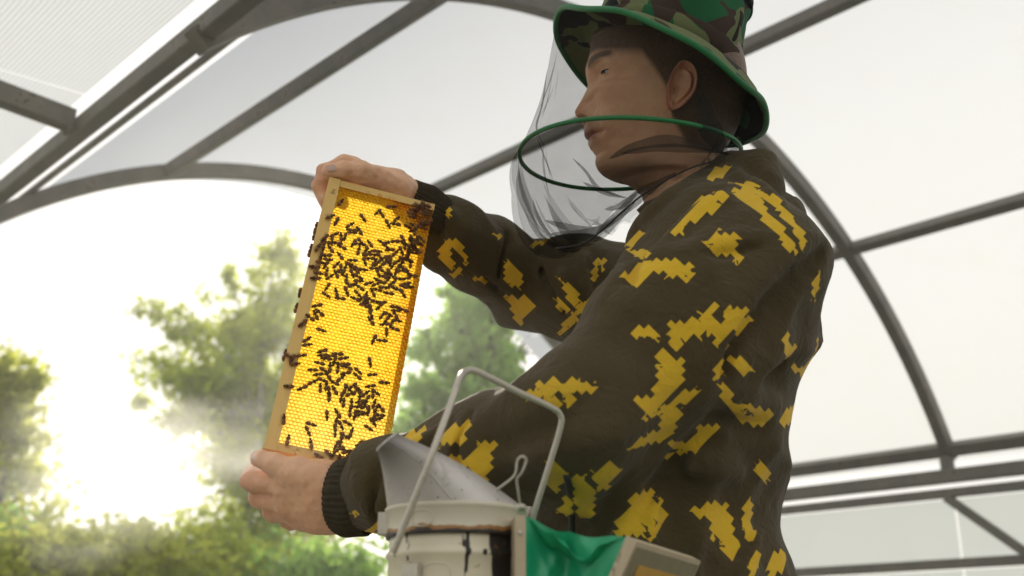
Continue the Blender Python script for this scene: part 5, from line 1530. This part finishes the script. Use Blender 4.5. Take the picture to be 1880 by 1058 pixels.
# cone leaning to the left, open at the tip
nz = P(711, 812, SD-.045)
M['lid'] = m_lid()
zdir = nrm(np.array([-.62, -.10, .72])); zu = nrm(np.cross(zdir, (0, 1, 0))); zw = np.cross(zdir, zu)
v = []
for i in range(26):
    s_ = i/25
    for a in as_:
        q0 = SP(RC+.0024, a, .0018)
        d0 = q0-SCN; 
        q1 = nz + .0105*(zu*((d0 @ zu)/RC) + zw*((d0 @ zw)/RC)); off = q1-nz; q1 = nz + off/np.linalg.norm(off)*.0105
        s2 = s_
        v.append(q0*(1-s2) + q1*s2 + np.array([0, 0, .006*math.sin(math.pi*s2)]))
cone_o = mesh_obj('cone_lid', v, grid_faces(26, NS, False, True), M['lid'], smoker, smooth=True, origin=SCN)
tip = np.array(v[25*NS:26*NS])
MB().tube(list(tip), .0010, 6, closed=True).build('spout_rim', M['lid'], cone_o, smooth=True, origin=nz)
MB().tube([np.array(v[i*NS+54]) for i in range(26)], .0009, 5).build('cone_seam', M['lid'], cone_o, smooth=True, origin=SCN)
# wire lifting loop on the lid
lp = spline(Q((893, 912, .905), (925, 890, .902), (945, 872, .900), (950, 846, .900), (959, 838, .900), (966, 846, .902), (958, 868, .902), (949, 880, .904), (951, 900, .906), (955, 928, .912)), 60)
MB().tube(list(lp), .0012, 8).build('lid_loop', M['wire'], smoker, smooth=True, origin=lp[0])
for q in (lp[0], lp[-1]):
    MB().tube([q + np.array([0, 0, -.004]), q + np.array([0, 0, .0005]), q + np.array([0, 0, .0018])], [.0050, .0048, .002], 12).build('rivet', M['wire'], smoker, smooth=True, origin=q)
# wire guard from the can to the far side
gd = spline(Q((722, 1014, .862), (738, 975, .862), (790, 842, .868), (830, 735, .895), (843, 697, .910), (858, 681, .925), (880, 684, .929), (950, 719, .945), (1010, 747, .958), (1028, 761, .962), (1029, 785, .962), (1005, 865, .960), (982, 938, .958), (970, 985, .955)), 120)
MB().tube(list(gd), .0029, 10).build('wire_guard', M['wire'], smoker, smooth=True, origin=gd[0])
# brackets and stamped ovals
a0 = math.atan2(-.86, -.60)
def clip(a, z, w, h, dep, name='bracket'):
    c = SP(RC+.001, a, z); ou = np.array([math.cos(a), math.sin(a), 0]); sd = np.array([-math.sin(a), math.cos(a), 0])
    MB().box(c - sd*w/2 - np.array([0, 0, h/2]), sd*w, ou*dep, np.array([0, 0, h])).build(name, M['wire'], smoker, origin=c)
clip(math.pi*1.03, -.011, .018, .018, .009); clip(math.pi*1.32, -.056, .016, .016, .006)
for (am, zm, wa, hz2, rr2) in ((math.pi*1.36, -.0115, .16, .0065, RC+.0030), (math.pi*1.43, -.056, .20, .0085, RC+.0004)):
    MB().tube([SP(rr2, am + wa*math.copysign(abs(math.cos(q))**.7, math.cos(q)), zm + hz2*math.copysign(abs(math.sin(q))**.8, math.sin(q))) for q in np.linspace(0, 2*math.pi, 40, endpoint=False)], .0006, 6, closed=True).build('stamped_oval', M['band'], smoker, smooth=True, origin=SP(rr2, am, zm))
# bellows
def m_leather():
    t = NT('green_leatherette'); o = t.obj()
    n = t.noise(o, 30, 4, .6); f = t.noise(o, 800, 2)
    c = t.mix(n, (.004, .25, .11), (.018, .42, .20))
    return t.done(t.pbsdf(c, .30, t.bump(t.math('ADD', t.math('MULTIPLY', n, 2), f), .25, .0012), spec=.6))
M['leather'] = m_leather()
M['board'] = m_wood('worn_pale_board', (.46, .37, .24), (.62, .53, .38), .6)
M['plate'] = m_wood('varnished_plywood', (.50, .28, .05), (.66, .40, .09), .5)
M['trim'] = m_simple('grey_green_trim', (.22, .20, .12), .7, .3, 120)
dn = np.array([.0, .0, -1.0])
A0 = P(946, 946, .872); B0 = P(1150, 984, .850); B0b = P(1116, 1060, .858)
dB = P(1297, 1031, .960)-B0
_best = min((abs(nrm(P(1116, 1060, q)-B0) @ nrm(dB)), q) for q in np.linspace(.74, .95, 400))
bdn = nrm(P(1116, 1060, _best[1])-B0); HB = .150
tA = nrm(np.array([1.0, .12, 0])); dA = nrm(np.array([-.12, 1.0, -.06]))*.115
MB().box(A0, tA*.0085, dA, dn*HB).build('inner_board', M['board'], smoker, origin=A0)
dB = nrm(dB - bdn*(dB @ bdn))*.115; tB = nrm(np.cross(dB, bdn)); tB = tB if tB[0] > 0 else -tB
MB().box(B0, tB*.0105, dB, bdn*HB).build('outer_board', M['board'], smoker, origin=B0)
pl = B0 + tB*.0107
MB().box(pl + dB*.03 + bdn*.004, tB*.0012, dB*.94, bdn*(HB-.008)).build('board_trim', M['trim'], smoker, origin=pl)
MB().box(pl + tB*.0013 + dB*.13 + bdn*.017, tB*.0010, dB*.74, bdn*(HB-.034)).build('board_plate', M['plate'], smoker, origin=pl)
for k, (cu, cd) in enumerate(((.42, .048), (.60, .046))):
    c = pl + tB*.0035 + dB*cu + bdn*cd; du = nrm(dB)
    MB().tube([c + du*.020*math.cos(q) + bdn*.022*math.sin(q) + tB*(.004*(q/6.28)*k) for q in np.linspace(0, 2*math.pi, 40, endpoint=False)], .0010, 6, closed=True).build('spring_ring', M['wire'], smoker, smooth=True, origin=c)
def sheet(e0, e1, f0, f1, sag_dir, sagv, seed, name):
    """leatherette between edge e0-e1 (inner board) and f0-f1 (outer board), folded inwards along its middle"""
    nu, nv = 40, 40; v = []; r_ = np.random.default_rng(seed); ph = r_.uniform(0, 6.28, 4)
    for i in range(nu):
        s_ = i/(nu-1)
        for j in range(nv):
            q = j/(nv-1)
            a = e0 + (e1-e0)*q; b = f0 + (f1-f0)*q
            tri = 1-abs(2*s_-1)
            w = tri*sagv*(.35+.65*math.sin(math.pi*min(1, q*1.3+.12))) + .0050*math.sin(math.pi*s_)*math.sin(9*q+5*s_+ph[0]) + .0065*math.sin(math.pi*s_)*abs(math.sin(7*(q-s_)+ph[1])) + .0075*math.sin(math.pi*s_)*abs(math.sin(5*(q+1.4*s_)+ph[2])) + .004*math.sin(math.pi*s_)*abs(math.sin(11*(q-.6*s_)+ph[3]))
            v.append(a*(1-s_) + b*s_ + sag_dir*w)
    mesh_obj(name, v, grid_faces(nu, nv), M['leather'], smoker, smooth=True, origin=e0)
a_n, b_n = A0 + tA*.0085 + np.array([0, 0, -.0008]), B0 + bdn*.0010
sheet(a_n, a_n + dn*(HB-.002), b_n, b_n + bdn*(HB-.002), nrm(np.array([0, 1, -.15])), .020, 4, 'bellows_side')
sheet(a_n, a_n + dA, b_n, b_n + dB, nrm(np.array([0, .1, -1])), .010, 5, 'bellows_top')
sheet(a_n + dA, a_n + dA + dn*(HB-.002), b_n + dB, b_n + dB + bdn*(HB-.002), nrm(np.array([0, -1, -.15])), .015, 6, 'bellows_side')
for k in range(4):
    q = A0 + tA*.004 + dn*(.014+.036*k) - dA*.002
    MB().tube([q, q - dA*.008, q - dA*.012], [.0022, .0020, .0006], 8).build('nail_head', M['wire'], smoker, smooth=True, origin=q)
# hive the smoker stands on (below the picture)
hz0 = SZ-.216
hive = empty('beehive', (SCN[0]+.06, SCN[1]-.02, 0)); tag(hive, 'pale wooden beehive carrying the smoker, below the view', 'beehive')
hx0, hy0 = SCN[0]-.16, SCN[1]-.24
MB().box((hx0, hy0, .12), (.44, 0, 0), (0, .44, 0), (0, 0, hz0-.17)).build('hive_body', M['board'], hive, origin=(hx0, hy0, .12))
MB().box((hx0-.012, hy0-.012, hz0-.049), (.464, 0, 0), (0, .464, 0), (0, 0, .048)).build('hive_lid', M['trim'], hive, origin=(hx0, hy0, hz0))
for ix in (0, 1):
    for iy in (0, 1):
        MB().box((hx0+.01+ix*.37, hy0+.01+iy*.37, .004), (.05, 0, 0), (0, .05, 0), (0, 0, .115)).build('leg', M['board'], hive, origin=(hx0+ix*.37, hy0+iy*.37, 0))
# ------------------------------------------------------------------ smoke drifting from the spout
SM0, SM1 = nz + np.array([-.004, 0, .0]), P(60, 868, 2.45)
sml = float(np.linalg.norm(SM1-SM0))
sg = Grid(np.minimum(SM0, SM1)-.36, np.maximum(SM0, SM1)+.36, .03)
sf = chain(sg, [SM0, SM1], [.020, .33])
sv, sfc = surface_nets(sf, sg.lo, sg.h)
def m_smoke():
    t = NT('smoke_wisps'); o = t.obj()
    sd_ = nrm(SM1-SM0)
    warp = t.new('TexNoise'); t.put(warp.inputs['Vector'], o); warp.inputs['Scale'].default_value = 5; warp.inputs['Detail'].default_value = 2
    rel = t.vmath('SUBTRACT', o, tuple(SM0))
    ax = t.vmath('DOT_PRODUCT', rel, tuple(sd_))
    rw = t.vmath('ADD', rel, t.vmath('SCALE', t.vmath('SUBTRACT', warp.outputs['Color'], (.5, .5, .5)), t.math('MULTIPLY', ax, .30)))
    dist = t.vmath('LENGTH', t.vmath('SUBTRACT', rw, t.vmath('SCALE', tuple(sd_), ax)))
    rad_ = t.math('ADD', .012, t.math('MULTIPLY', ax, .27/sml))
    fall = t.math('SUBTRACT', 1.0, t.math('DIVIDE', dist, rad_), clamp=True)
    n = t.noise(t.mapping(o, scale=(.5, .5, 2.6)), 8, 4, .55, .8)
    thin = t.math('DIVIDE', .10, t.math('ADD', .06, ax))
    d = t.math('MULTIPLY', t.math('MULTIPLY', t.math('POWER', fall, 1.3), t.math('MAXIMUM', t.math('SUBTRACT', n, .36), 0)), t.math('MULTIPLY', t.math('ADD', t.math('MULTIPLY', thin, .32), .28), 15.0))
    fade = t.math('SUBTRACT', 1.0, t.math('DIVIDE', t.math('SUBTRACT', ax, sml*.72), sml*.28), clamp=True)
    d = t.math('MULTIPLY', d, fade)
    v = t.new('VolumePrincipled'); v.inputs['Color'].default_value = (.98, .98, .98, 1); v.inputs['Anisotropy'].default_value = .70
    t.put(v.inputs['Density'], d)
    return t.done(vol=v.outputs[0])
sm = fast_mesh('smoke', relax(sv, sfc, 2), sfc, m_smoke())
tag(sm, 'white smoke drifting left from the smoker spout', 'smoke', kind='stuff')
# ------------------------------------------------------------------ thin air volume, added to imitate veiling glare from the sun
def m_glare():
    t = NT('glare_air')
    v = t.new('VolumePrincipled')
    v.inputs['Color'].default_value = (.96, .95, .92, 1)
    v.inputs['Density'].default_value = .0042
    v.inputs['Anisotropy'].default_value = .72
    return t.done(vol=v.outputs[0])
hz = MB().box((-90, -20, -1), (180, 0, 0), (0, 110, 0), (0, 0, 9.5)).build('glare_volume', m_glare())
tag(hz, 'thin scattering air added to imitate glare from the sun', kind='stuff')
